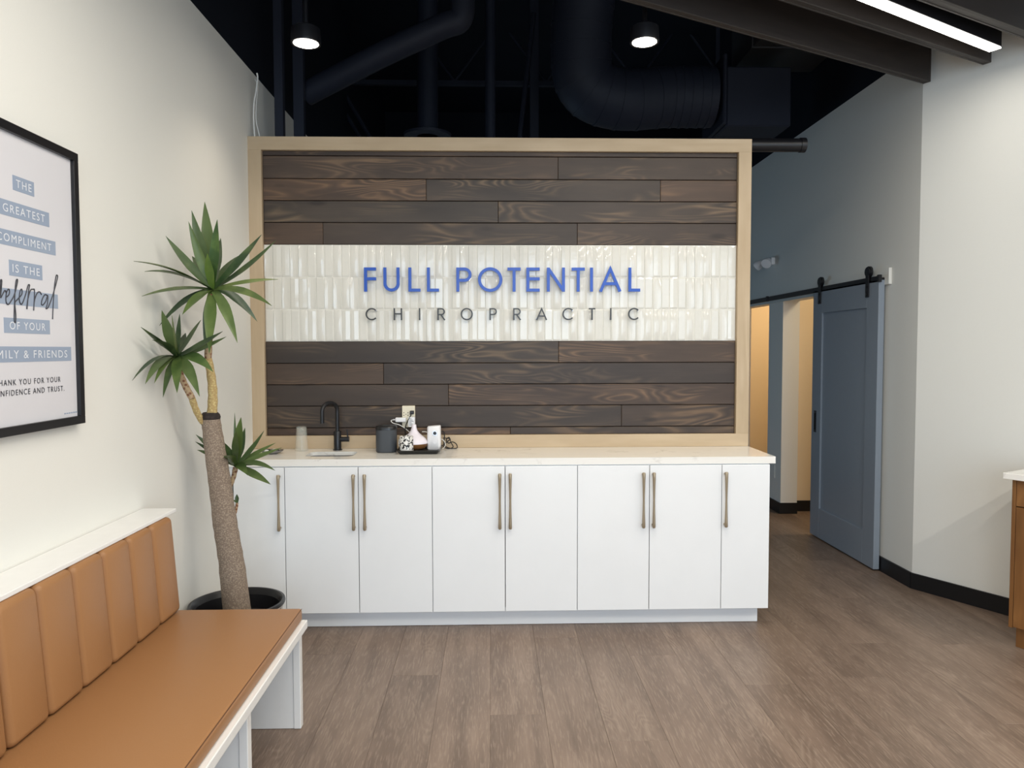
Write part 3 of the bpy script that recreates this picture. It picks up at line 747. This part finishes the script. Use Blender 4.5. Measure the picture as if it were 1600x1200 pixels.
def stem(a, b, bend, r0, r1, name='stem', m=m_stemr, steps=10):
    pts = []; rs = []
    for i in range(steps+1):
        t = i/steps; pts.append(a.lerp(b, t) + bend*math.sin(math.pi*t)); rs.append((r0*(1-t) + r1*t)*(1.0 + .10*(i % 2)))
    return MB().tube(pts, rs, 12).build(name, m, yu, smooth=50)
mid1 = at(325, 560, Y=-.645)
stem(TP[-1] + Vector((.004, 0, -.01)), mid1, Vector((.012, 0, 0)), .021, .0155, m=m_stemy)
stem(mid1, C1 + Vector((0, 0, -.02)), Vector((-.002, 0, 0)), .0145, .014, m=m_stemr)
mid2 = at(300, 622, Y=-.70)
stem(TP[-1] + Vector((-.028, -.015, -.02)), mid2, Vector((-.004, 0, -.004)), .013, .0135, m=m_stemy, steps=6)
stem(mid2, C2 + Vector((0, 0, -.02)), Vector((-.008, 0, .0)), .0135, .011, m=m_stemr)
b3 = at(357, 766, Y=-.54)
stem(b3, C3 + Vector((0, 0, -.01)), Vector((.004, 0, -.002)), .008, .011, m=m_stemr, steps=8)
def leaf(c, tip, wid_, sag=0.0, arch=None, tilt=1.0, axis=Vector((0, 0, 1)), col=(1, 1, 1, 1), curl=0):
    """strap leaf from the crown c to tip; arch lifts (or drops) the middle"""
    d = tip - c; L = d.length; N = 10; wid = wid_*1.22
    up = Vector((0, 0, 1)); midp = c.lerp(tip, .5) + up*(arch if arch is not None else .10*L)
    vs = []; fs = []
    for i in range(N+1):
        t = i/N
        p = c*(1-t)**2 + midp*2*t*(1-t) + tip*t*t
        tg = ((midp - c)*(1-t) + (tip - midp)*t).normalized()
        n_ = axis*.8 + Vector((0, -1, 0))*tilt
        n_ = (n_ - tg*n_.dot(tg))
        if n_.length < 1e-3: n_ = Vector((0, -1, 0))
        n_.normalize(); s_ = tg.cross(n_).normalized()
        prof = (.45 + 1.1*t if t < .45 else .945*(1 - ((t-.45)/.55)**1.7) + .02)
        w_ = wid/2*min(1, prof); fold = w_*.32
        if p.x - w_ < XL + .012: p = Vector((XL + .012 + w_*.6, p.y, p.z))
        vs += [p - s_*w_ + n_*fold*.6, p - n_*fold*.4, p + s_*w_ + n_*fold*.6, p - n_*(fold*.4 + .0012 + .002*(1-t))]
    for i in range(N):
        for k in range(4): fs.append((i*4+k, i*4+(k+1) % 4, (i+1)*4+(k+1) % 4, (i+1)*4+k))
    fs += [(3, 2, 1, 0), (N*4, N*4+1, N*4+2, N*4+3)]
    o = MB().add(vs, fs).build('leaf', m_leaf, yu, smooth=50); o.color = col
    return o
def T(u, v, y):
    p = at(u, v, Y=y)
    if p.x < XL + .02: p = at(u, v, X=XL + .02)
    return p
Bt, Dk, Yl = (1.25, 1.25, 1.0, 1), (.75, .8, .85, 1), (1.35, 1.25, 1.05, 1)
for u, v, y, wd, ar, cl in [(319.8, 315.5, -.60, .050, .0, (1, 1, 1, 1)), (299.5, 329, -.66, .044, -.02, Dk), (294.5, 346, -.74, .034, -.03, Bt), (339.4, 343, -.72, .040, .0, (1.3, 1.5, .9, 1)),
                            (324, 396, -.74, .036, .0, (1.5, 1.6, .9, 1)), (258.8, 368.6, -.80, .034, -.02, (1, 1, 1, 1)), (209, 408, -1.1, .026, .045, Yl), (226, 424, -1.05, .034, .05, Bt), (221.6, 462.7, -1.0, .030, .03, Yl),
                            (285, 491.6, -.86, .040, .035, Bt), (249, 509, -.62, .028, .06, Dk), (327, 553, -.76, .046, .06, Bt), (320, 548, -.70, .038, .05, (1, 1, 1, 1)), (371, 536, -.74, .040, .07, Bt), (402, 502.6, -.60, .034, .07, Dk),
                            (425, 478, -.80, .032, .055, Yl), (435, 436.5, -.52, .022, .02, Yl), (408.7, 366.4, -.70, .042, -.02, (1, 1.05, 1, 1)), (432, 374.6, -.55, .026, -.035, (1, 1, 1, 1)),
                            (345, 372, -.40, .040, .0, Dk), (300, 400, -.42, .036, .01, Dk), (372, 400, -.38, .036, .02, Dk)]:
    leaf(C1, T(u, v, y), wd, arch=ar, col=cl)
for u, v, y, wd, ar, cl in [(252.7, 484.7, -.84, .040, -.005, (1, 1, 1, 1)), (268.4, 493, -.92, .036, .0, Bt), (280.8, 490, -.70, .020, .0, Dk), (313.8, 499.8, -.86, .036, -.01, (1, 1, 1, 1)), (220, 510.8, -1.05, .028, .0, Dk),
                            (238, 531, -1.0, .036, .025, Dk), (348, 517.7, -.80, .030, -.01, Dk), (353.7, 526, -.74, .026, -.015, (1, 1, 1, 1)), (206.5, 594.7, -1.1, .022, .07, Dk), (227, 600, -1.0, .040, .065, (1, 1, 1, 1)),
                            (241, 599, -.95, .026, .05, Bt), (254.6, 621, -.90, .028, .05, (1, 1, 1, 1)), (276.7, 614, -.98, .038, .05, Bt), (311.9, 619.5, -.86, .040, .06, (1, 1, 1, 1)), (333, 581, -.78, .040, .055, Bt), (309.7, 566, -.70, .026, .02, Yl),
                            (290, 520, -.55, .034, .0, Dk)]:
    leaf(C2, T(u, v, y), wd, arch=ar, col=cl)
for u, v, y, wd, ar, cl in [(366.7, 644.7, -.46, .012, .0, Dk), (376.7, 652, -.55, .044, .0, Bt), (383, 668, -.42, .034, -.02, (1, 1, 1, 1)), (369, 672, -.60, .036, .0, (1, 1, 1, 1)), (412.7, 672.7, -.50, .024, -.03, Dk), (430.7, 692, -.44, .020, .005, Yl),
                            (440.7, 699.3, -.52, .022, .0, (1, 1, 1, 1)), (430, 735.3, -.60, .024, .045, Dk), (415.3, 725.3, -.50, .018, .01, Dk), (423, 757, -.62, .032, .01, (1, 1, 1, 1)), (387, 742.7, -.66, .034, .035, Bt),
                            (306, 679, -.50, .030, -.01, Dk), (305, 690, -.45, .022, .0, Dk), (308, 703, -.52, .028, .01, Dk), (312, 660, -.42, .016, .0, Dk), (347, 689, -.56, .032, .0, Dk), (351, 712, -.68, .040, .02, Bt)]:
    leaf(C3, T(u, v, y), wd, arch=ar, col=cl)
s0 = at(369, 800, Y=-.53); s1 = at(370.5, 786, Y=-.535)
stem(at(364, 812, Y=-.565), s1, Vector((.003, 0, 0)), .006, .006, m=m_stemr, steps=6)
leaf(s1, at(370, 772, Y=-.53), .016, arch=.0); leaf(s1, at(362, 783, Y=-.56), .010, arch=.01)

# ------------------------------------------------------------------ framed print on the left wall
PX = XL + .030; py1 = at(122, 240, X=PX).y; pz1, pz0 = 2.122, 1.243; py0 = py1 - .60; pf = .026
pic = empty('framed_print', (XL, (py0+py1)/2, (pz0+pz1)/2), 'black framed typographic print on the left wall above the bench', 'picture')
for a, b, c, d in ((py0, py1, pz1 - pf, pz1), (py0, py1, pz0, pz0 + pf)): MB().box(XL + .0015, PX, a, b, c, d, .001, 1).build('frame_bar', m_blackmetal, pic)
for a, b in ((py0, py0 + pf), (py1 - pf, py1)): MB().box(XL + .0015, PX, a, b, pz0 + pf, pz1 - pf, .001, 1).build('frame_bar', m_blackmetal, pic)
m_paper = mat('poster_paper', srgb(216, 216, 222), .35, coat=.35, bscale=3)
m_pblue = mat('poster_grey_blue', srgb(150, 164, 186), .4, coat=.35); m_pwhite = mat('poster_white', srgb(226, 230, 236), .4, coat=.2)
m_pink = mat('poster_ink', srgb(58, 58, 64), .5)
pp = XL + .018
sheet = MB().box(XL + .002, pp, py0 + pf, py1 - pf, pz0 + pf, pz1 - pf).build('sheet', m_paper, pic)
yc = (at(19.5, 280, X=pp).y + at(52.7, 290, X=pp).y)/2
def text_mesh(txt, height, width, ycen, z0, m, bold=0.0, spacing=1.15):
    cu = bpy.data.curves.new('t', 'FONT'); cu.body = txt; cu.space_character = spacing; cu.resolution_u = 3; cu.offset = bold
    ob = bpy.data.objects.new('t', cu); COL.objects.link(ob); bpy.context.view_layer.update()
    me = bpy.data.meshes.new_from_object(ob.evaluated_get(bpy.context.evaluated_depsgraph_get()))
    bpy.data.objects.remove(ob); bpy.data.curves.remove(cu)
    xs_ = [v.co.x for v in me.vertices]; ys = [v.co.y for v in me.vertices]
    x0, x1, y0, y1 = min(xs_), max(xs_), min(ys), max(ys); me.name = 'lettering'
    for v in me.vertices:
        a = ycen - width/2 + (v.co.x - x0)/(x1-x0)*width; b = z0 + (v.co.y - y0)/(y1-y0)*height
        v.co = Vector((pp + .0012, a, b))
    me.materials.append(m); o = bpy.data.objects.new('lettering', me); COL.objects.link(o); adopt(o, pic); return o
lines = [('THE', 52.7, 285.1, 307.4), ('GREATEST', 76.3, 332.8, 355), ('COMPLIMENT', 86.3, 377.7, 399.3), ('IS THE', 65.5, 415, 438), ('', 90, 460.5, 482.6), ('OF YOUR', 77.4, 500.6, 522.4), ('FAMILY & FRIENDS', 110.7, 542, 563.6)]
for txt, u, v0, v1 in lines:
    a = at(u, v0, X=pp); b = at(u, v1, X=pp); hw = a.y - yc
    MB().box(pp, pp + .0006, yc - hw, yc + hw, b.z, a.z).build('caption_block', m_pblue, pic)
    h_ = a.z - b.z
    if txt: text_mesh(txt, h_*.52, 2*hw - .028 - (.02 if len(txt) > 6 else 0), yc, b.z + h_*.24, m_pwhite, .0, 1.25)
a = at(94, 588.5, X=pp); b = at(94, 596, X=pp); text_mesh('THANK YOU FOR YOUR', .0165, 2*(a.y - yc), yc, b.z - .001, m_pink, .0, 1.3)
a = at(100, 603, X=pp); b = at(100, 610, X=pp); text_mesh('CONFIDENCE AND TRUST.', .0165, 2*(a.y - yc), yc, b.z - .001, m_pink, .0, 1.25)
# handwritten word, traced as pen strokes (pixel path on the print)
def pen(pts, r=.0016):
    q = [at(u, v, X=pp + .0015) for u, v in pts]
    return MB().tube(spline(q, 5), r, 6).build('handwriting', m_pink, pic, smooth=60)
B = lambda l: [(x_/4.444, 420 + y_/4.444) for x_, y_ in l]
for st in ([(-30, 250), (-22, 150), (-12, 140), (0, 180), (2, 90), (12, 78), (10, 130), (4, 200), (20, 175), (34, 150), (44, 165)],
           [(40, 200), (62, 180), (66, 150), (56, 142), (44, 175), (42, 225), (56, 248), (76, 225), (100, 180), (118, 110), (122, 75), (112, 85), (104, 170), (100, 290), (100, 365), (108, 370), (110, 320), (104, 240), (120, 215), (138, 195)],
           [(134, 200), (152, 175), (152, 142), (140, 155), (134, 210), (144, 245), (158, 235), (178, 180), (196, 115), (206, 115), (200, 150), (188, 280)],
           [(186, 278), (194, 210), (212, 150), (228, 142), (240, 155), (234, 290)],
           [(234, 288), (240, 220), (258, 170), (276, 160), (288, 180)],
           [(330, 185), (312, 180), (294, 210), (288, 245), (300, 250), (318, 225), (332, 185), (330, 240), (320, 275), (334, 268), (356, 215), (380, 140), (398, 70), (400, 48), (390, 50), (378, 130), (370, 240), (366, 350)]):
    pen(B(st))
for q in range(6): MB().box(pp, pp + .0006, py1 - pf - .075 + q*.0125, py1 - pf - .066 + q*.0125, pz0 + pf + .011, pz0 + pf + .015).build('fine_print', m_pblue, pic)

# ------------------------------------------------------------------ barn door on its track
bx1, bx0 = XR - .018, XR - .058
dy0, dy1 = .95, 1.945; dz0, dz1 = .012, 1.935
bd = empty('door_1', (bx0, (dy0+dy1)/2, 0)); bd['kind'] = 'structure'; bd['label'] = 'slate blue sliding barn door with one tall recessed panel'
st_ = .155
for a, b in ((dy0, dy0 + st_), (dy1 - st_, dy1)): MB().box(bx0, bx1, a, b, dz0, dz1, .0015, 1).build('stile', m_door, bd)
MB().box(bx0, bx1, dy0 + st_, dy1 - st_, dz1 - .175, dz1, .0015, 1).build('rail', m_door, bd)
MB().box(bx0, bx1, dy0 + st_, dy1 - st_, dz0, dz0 + .23, .0015, 1).build('rail', m_door, bd)
MB().box(bx0 + .014, bx1 - .004, dy0 + st_, dy1 - st_, dz0 + .23, dz1 - .175).build('panel', m_door, bd)
pu = MB().box(bx0 - .002, bx0 + .001, dy1 - .085, dy1 - .045, .83, 1.00, .001, 1).build('recessed_pull', m_blackmetal, bd)
MB().box(bx0 - .0035, bx0 - .0015, dy1 - .078, dy1 - .052, .85, .98).build('pull_well', m_caulk, pu)
tz = at(1376, 432, X=XR - .06).z
tk = empty('barn_door_track', (XR - .05, 2.2, tz), 'black steel rail along the corridor wall carrying the barn door', 'track')
MB().box(XR - .019, XR - .0005, .90, 4.4, tz - .05, tz + .055).build('backing_board', m_wall, tk)
MB().box(XR - .058, XR - .050, .935, 2.93, tz - .032, tz + .008, .001, 1).build('rail', m_blackmetal, tk)
MB().box(XR - .058, XR - .050, 2.95, 4.3, tz - .032, tz + .008, .001, 1).build('rail', m_blackmetal, tk)
for yy in (.96, 1.7, 2.4, 2.94, 3.6, 4.25): MB().tube([(XR - .052, yy, tz - .012), (XR - .019, yy, tz - .012)], .010, 10).build('spacer', m_blackmetal, tk)
for yy in (.945, 2.94): MB().box(XR - .068, XR - .046, yy - .012, yy + .012, tz - .034, tz + .014, .002, 1).build('stop', m_blackmetal, tk)
for yy in (dy0 + .135, dy1 - .125):
    hg = MB().box(XR - .070, XR - .0625, yy - .021, yy + .021, dz1 - .105, tz + .045, .002, 1).build('hanger', m_blackmetal, bd)
    mb = MB().tube([(XR - .0705, yy, tz + .046), (XR - .0625, yy, tz + .046)], .032, 24)
    mb.build('strap_head', m_blackmetal, hg, smooth=40)
    MB().tube([(XR - .0622, yy, tz + .046), (XR - .046, yy, tz + .046)], .0375, 28).build('wheel', m_blackmetal, hg, smooth=40)
    for q in (dz1 - .085, dz1 - .03): MB().tube([(XR - .074, yy, q), (XR - .069, yy, q)], .009, 8).build('bolt', m_blackmetal, hg)

# emergency light and wall plate by the openings
ec = at(1203, 409, X=XR - .03)
em = empty('emergency_light', (XR, ec.y, ec.z), 'small twin-head emergency light on the corridor wall above the rail', 'light')
MB().box(XR - .035, XR - .0005, ec.y - .05, ec.y + .10, ec.z - .03, ec.z + .035, .006).build('housing', m_plastic, em)
for s_ in (-1, 1):
    c_ = Vector((XR - .075, ec.y + .03 + s_*.095, ec.z - .005)); d_ = Vector((-.5, s_*.55, -.5)).normalized()
    hd = MB().tube([c_ - d_*.04, c_ - d_*.01, c_ + d_*.03, c_ + d_*.045], [.016, .034, .046, .046], 16).build('lamp_head', m_plastic, em, smooth=40)
    MB().tube([c_ + d_*.0455, c_ + d_*.047], .036, 16).build('lens', m_plastic, hd, smooth=40)
    MB().tube([(XR - .03, ec.y + .03 + s_*.05, ec.z), c_ - d_*.03], .010, 8).build('arm', m_plastic, em, smooth=40)
sw = at(1208, 748, X=XR)
MB().box(XR - .006, XR - .0005, sw.y - .045, sw.y + .045, .30, .42, .002, 1).build('wall_plate', m_wall, None, label='small blank cover plate low on the corridor wall pier', cat='cover plate')

# ------------------------------------------------------------------ oak desk at the right edge
CT = at(1567, 738.5, Z=.872); Cn = Vector((CT.x, CT.y, 0))
DD = (Cn - PC).dot(WN) - .004
AX, AY = WD, -WN                      # along the front (towards the viewer's right), into the depth
dk = empty('reception_desk', Cn, 'honey oak reception cabinet at the right edge with a drawer and door', 'desk')
def dbox(a0, a1, d0, d1, z0, z1, bev=0):
    c = Cn + AX*(a0+a1)/2 + AY*(d0+d1)/2 + Vector((0, 0, (z0+z1)/2))
    return MB().obox(c, AX, AY, Vector((0, 0, 1)), a1-a0, d1-d0, z1-z0, bev)
dbox(.030, .048, .030, DD - .03, .105, .842, .001).build('end_panel', m_desk, dk)
dbox(.048, 1.9, .050, DD - .03, .105, .842).build('carcass', m_desk, dk)
dbox(.045, 1.9, .075, DD - .05, .001, .105).build('plinth', m_desk, dk)
for i in range(4):
    a0 = .050 + i*.46
    dbox(a0, a0 + .456, .030, .0495, .712, .838, .0015).build('drawer', m_desk, dk)
    dbox(a0, a0 + .456, .030, .0495, .110, .706, .0015).build('door', m_desk, dk)
dbox(0, 2.0, 0, DD, .8425, .872, .002).build('desk_top', m_quartz, None, label='white stone top on the oak reception cabinet', cat='countertop')

# ------------------------------------------------------------------ beams and linear light
BD = Vector((math.cos(math.radians(27.2)), math.sin(math.radians(27.2)), 0)); BS = Vector((BD.y, -BD.x, 0))                    # beams run into the angled wall; BS points towards the viewer's side
ZBm = 3.05
def beam(u, v, width, height, length, label, stop=True):
    e = at(u, v, Z=ZBm)
    o = empty('ceiling_beam', e, label, 'beam', 'dark wood ceiling beams over the desk')
    c = e - BD*length/2 - BS*width/2 + Vector((0, 0, height/2))
    bmx = Matrix((BD, BS, Vector((0, 0, 1)))).transposed().to_4x4(); bmx.translation = c
    def part(name, x0, x1, y0, y1, z0, z1):
        ob = MB().box(x0, x1, y0, y1, z0, z1, .002, 1).build(name, m_beam); ob.parent = o
        ob.matrix_parent_inverse = pm(o).inverted(); ob.matrix_basis = bmx
    L, Wd, Hh = length/2, width/2, height/2
    part('side_board', -L, L - .02, Wd - .012, Wd, -Hh, Hh); part('side_board', -L, L - .02, -Wd, -Wd + .012, -Hh, Hh)
    part('soffit_board', -L, L - .02, -Wd + .012, Wd - .012, -Hh + .002, -Hh + .02)
    part('end_cap', L - .02, L, -Wd, Wd, -Hh, Hh)
    return o
beam(1454.6, 127.6, .046, .215, 5.2, 'dark wood ceiling beam farthest from the linear light, ending at the wall corner')
beam(1549.3, 97.5, .046, .215, 5.2, 'dark wood ceiling beam just behind the lit linear fixture')
e3 = at(1600, 47, Z=ZBm)
w3 = (e3 + BD*.62)
o3 = beam(1549.3, 97.5, .060, .215, 5.2, 'dark wood ceiling beam in the top right corner, in front of the linear light')
for ob in [o3]: ob.location = w3
# linear fixture
BD = Vector((math.cos(math.radians(29.8)), math.sin(math.radians(29.8)), 0)); BS = Vector((BD.y, -BD.x, 0))
eL = at(1565, 75, Z=3.035); wL = .060; hL = .085; LL = 1.5
lf = empty('linear_light', eL, 'black linear ceiling light with a bright white diffuser, top right', 'light')
c = eL - BD*LL/2 - BS*wL/2 + Vector((0, 0, hL/2))
U = Vector((0, 0, 1))
MB().obox(c + U*.004, BD, BS, U, LL, wL, hL - .008, .002).build('housing', m_blackmetal, lf)
MB().obox(c - U*(hL/2 - .002), BD, BS, U, LL - .002, wL - .002, .006).build('diffuser', m_led, lf)
for q in (-.9, .9): MB().tube([c + BD*q*LL/2 + U*hL/2, c + BD*q*LL/2 + U*(ZC - ZBm - .03)], .004, 6).build('suspension', m_blackmetal, lf)
def lin_light(cc, pw, length=LL):
    l = bpy.data.lights.new('linear_lamp', 'AREA'); l.shape = 'RECTANGLE'; l.size = length - .05; l.size_y = wL - .01; l.energy = pw; l.color = LED
    o = bpy.data.objects.new('linear_lamp', l); COL.objects.link(o)
    o.matrix_world = Matrix.Translation(cc) @ Matrix((BD, -BS, U)).transposed().to_4x4()
    return o
lin_light(c - U*(hL/2 + .006), 6.5)
# downlights
for p, lb in zip(DL, ('round downlight above the left side of the feature wall', 'round downlight above the right side of the feature wall')):
    d_ = empty('downlight', p, lb, 'light', 'round downlights over the feature wall')
    MB().lathe(p, [(.060, -.010), (.070, -.012), (.072, .0), (.068, .06), (.05, .07), (.0, .07)], 28).build('can', m_blackmetal, d_, smooth=40)
    MB().lathe(p, [(.0, -.016), (.045, -.016), (.060, -.010), (.06, .0), (.0, .0)], 28).build('diffuser', m_disc, d_, smooth=50)
    MB().tube([p + U*.07, Vector((p.x, p.y, ZC))], .012, 8).build('stem', m_blackmetal, d_)

# ------------------------------------------------------------------ dark services overhead
def px_tube(name, pts, r, label, cat, n=20, group=None, m=None, ribs=0):
    q = [at(u, v, Y=y) for u, v, y in pts]
    q = spline(q, 8) if len(q) > 2 else q
    root = empty(name, q[0], label, cat, group)
    MB().tube(q, r, n).build('run', m or m_duct, root, smooth=50)
    if ribs:
        for i in range(2, len(q)-2, ribs):
            t_ = (q[i+1] - q[i-1]).normalized()
            MB().tube([q[i] - t_*.012, q[i] + t_*.012], r*1.018, n).build('band', m or m_duct, root, smooth=50)
    return root
px_tube('elbow_duct', [(722, -60, .86), (722, -20, .86), (720, 28, .87), (690, 42, .89), (600, 84, .98), (520, 125, 1.08), (478, 147, 1.13)], .076, 'dark diagonal round duct with an elbow at the top, left of centre', 'duct')
px_tube('flexible_duct', [(918, -55, 1.7), (915, -20, 1.7), (908, 60, 1.75), (915, 130, 1.8), (965, 155, 1.85), (1040, 152, 1.9), (1080, 152, 1.9), (1112, 152, 1.9)], .225, 'fat dark flexible duct bending right above the feature wall', 'duct', 28, ribs=3)
bx_ = at(1118, 150, Y=1.9)
pl = empty('plenum_box', bx_, 'dark square duct box at the end of the flexible duct', 'duct')
MB().box(bx_.x + .03, bx_.x + .52, 1.72, 2.25, bx_.z - .28, bx_.z + .16, .01, 1).build('box', m_duct, pl)
MB().box(bx_.x, bx_.x + .03, 1.70, 2.27, bx_.z - .27, bx_.z + .25, .01, 1).build('flange', m_duct, pl)
for q in (.10, .45): MB().box(bx_.x + q, bx_.x + q + .03, 2.235, 2.24, bx_.z + .159, ZC).build('hanger_strap', m_duct, pl)
vd = px_tube('vertical_duct', [(668, 210, 2.6), (668, -60, 2.6)], .09, 'dark straight vertical duct rising behind the feature wall', 'duct')
q = at(668, 208, Y=2.6); MB().lathe(q - U*.03, [(.10, 0), (.20, .0), (.205, .02), (.16, .035), (.09, .05), (.09, .0)], 28).build('flange', m_duct, vd, smooth=40)
px_tube('pipe', [(766, 225, 2.2), (766, -60, 2.2)], .042, 'dark vertical pipe behind the feature wall, left of the steel post', 'pipe', 14)
def post(name, u, y, half, z0, z1, label):
    c_ = at(u, 150, Y=y); o = empty(name, (c_.x, y, z0), label, 'post', 'dark steel posts behind the feature wall')
    t = .006
    MB().box(c_.x - half, c_.x + half, y, y + t, z0, z1).build('web', m_duct, o)
    for s_ in (-1, 1): MB().box(c_.x + s_*half - (t if s_ > 0 else 0), c_.x + s_*half + (0 if s_ > 0 else t), y + t, y + .05, z0, z1).build('flange', m_duct, o)
post('steel_post', 435, .69, .025, .001, ZC - .002, 'dark steel post nearest the left wall, behind the feature wall')
post('steel_post', 466, .95, .032, .001, ZC - .002, 'dark steel post under the left downlight, behind the feature wall')
post('steel_post', 835, 2.9, .038, .001, ZC - .002, 'dark steel post in the middle behind the feature wall')
# open-web roof joist
jz = at(700, 130, Y=3.6).z; xa, xb = XL + .02, 2.55
jo = empty('roof_joist', (.5, 3.6, jz), 'dark open-web steel joist crossing behind the ducts', 'joist')
MB().box(xa, xb, 3.58, 3.63, jz - .022, jz + .022).build('bottom_chord', m_duct, jo)
MB().box(xa, xb, 3.58, 3.63, jz + .62, jz + .665).build('top_chord', m_duct, jo)
xx = xa + .1; k = 0
while xx + .45 < xb:
    MB().tube([(xx, 3.605, jz + (.02 if k % 2 == 0 else .62)), (xx + .45, 3.605, jz + (.62 if k % 2 == 0 else .02))], .014, 8).build('web_bar', m_duct, jo)
    xx += .45; k += 1
for (u0_, v0_), (u1_, v1_), lb in (((514, 134), (562, 214), 'left of the pair of dark slanting braces'), ((531, 134), (578, 214), 'right of the pair of dark slanting braces'), ((834, 20), (812, 214), 'thin dark brace leaning on the middle steel post')):
    yy = 2.876 if u0_ > 800 else 3.5
    p0_, p1_ = at(u0_, v0_, Y=yy), at(u1_, v1_, Y=yy)
    if u0_ > 800: p1_ = p0_ + (p1_ - p0_)*((p0_.z - .003)/(p0_.z - p1_.z))
    MB().tube([p0_, p1_], .022, 8).build('brace', m_duct, None, label=lb, cat='brace')
a = at(1143, 112, Z=3.72); b = at(1330, 112, Z=3.72)
td = empty('trunk_duct', (a.x, a.y, 3.72), 'dark grey flat-bottomed trunk duct behind the first beam', 'duct')
m_trunk = mat('grey_painted_duct', (.032, .032, .034, 1), .55, bscale=20)
MB().box(a.x, XR - .01, a.y - 1.1, a.y, 3.72, 4.1, .004, 1).build('body', m_trunk, td)
MB().box(a.x - .01, XR - .005, a.y - .5, a.y - .46, 3.712, 4.11, .002, 1).build('joint_flange', m_trunk, td)
a = at(1232, 135, Y=3.0); b = at(1345, 135, Y=3.0)
gb = empty('steel_girder', (a.x, 3.0, a.z), 'dark steel girder running into the corridor wall top', 'girder')
for z0_, z1_, h_ in ((a.z - .12, a.z - .10, .07), (a.z + .10, a.z + .12, .07), (a.z - .10, a.z + .10, .008)): MB().box(a.x, XR - .002, 3.0 - h_, 3.0 + h_, z0_, z1_).build('plate', m_duct, gb)
a = at(1150, 227, Y=.635); b = at(1257, 227, Y=.635)
cp = empty('black_pipe', (a.x, .635, a.z), 'short black pipe poking out beside the feature wall top', 'pipe')
MB().tube([(a.x - .5, .635, a.z), (b.x, .635, b.z)], .040, 18).build('run', m_blackmetal, cp, smooth=40)
MB().tube([(b.x - .03, .635, b.z), (b.x + .002, .635, b.z)], .044, 18).build('end_collar', m_blackmetal, cp, smooth=40)
MB().box(a.x - .3, a.x - .26, .5842, .64, a.z - .05, a.z - .01).build('bracket', m_blackmetal, cp)
# loose white cables on top of the frame
def wq(l, off=.007, y0=.45):
    q = [at(380 + u/8.886, 90 + v/8.886, Y=y0 + .02*i/len(l)) for i, (u, v, y) in enumerate(l)]
    for p in q: p.x = max(p.x, XL + off)
    q[-1].z = FZ + .004
    return spline(q, 6)
MB().tube(wq([(190, 215, .66), (200, 290, .66), (180, 460, .64), (150, 640, .62), (145, 850, .60), (160, 1080, .57)]), .0048, 8).build('loose_cable', m_cablew, None, smooth=60, label='thick loose white cable rising above the oak frame by the left wall', cat='cable')
MB().tube(wq([(165, 300, .66), (200, 400, .66), (182, 640, .63), (178, 860, .60), (200, 980, .58), (240, 1082, .56)], .022, .49), .0035, 8).build('loose_cable', m_cablew, None, smooth=60, label='thinner white cable curving down onto the oak frame top', cat='cable')
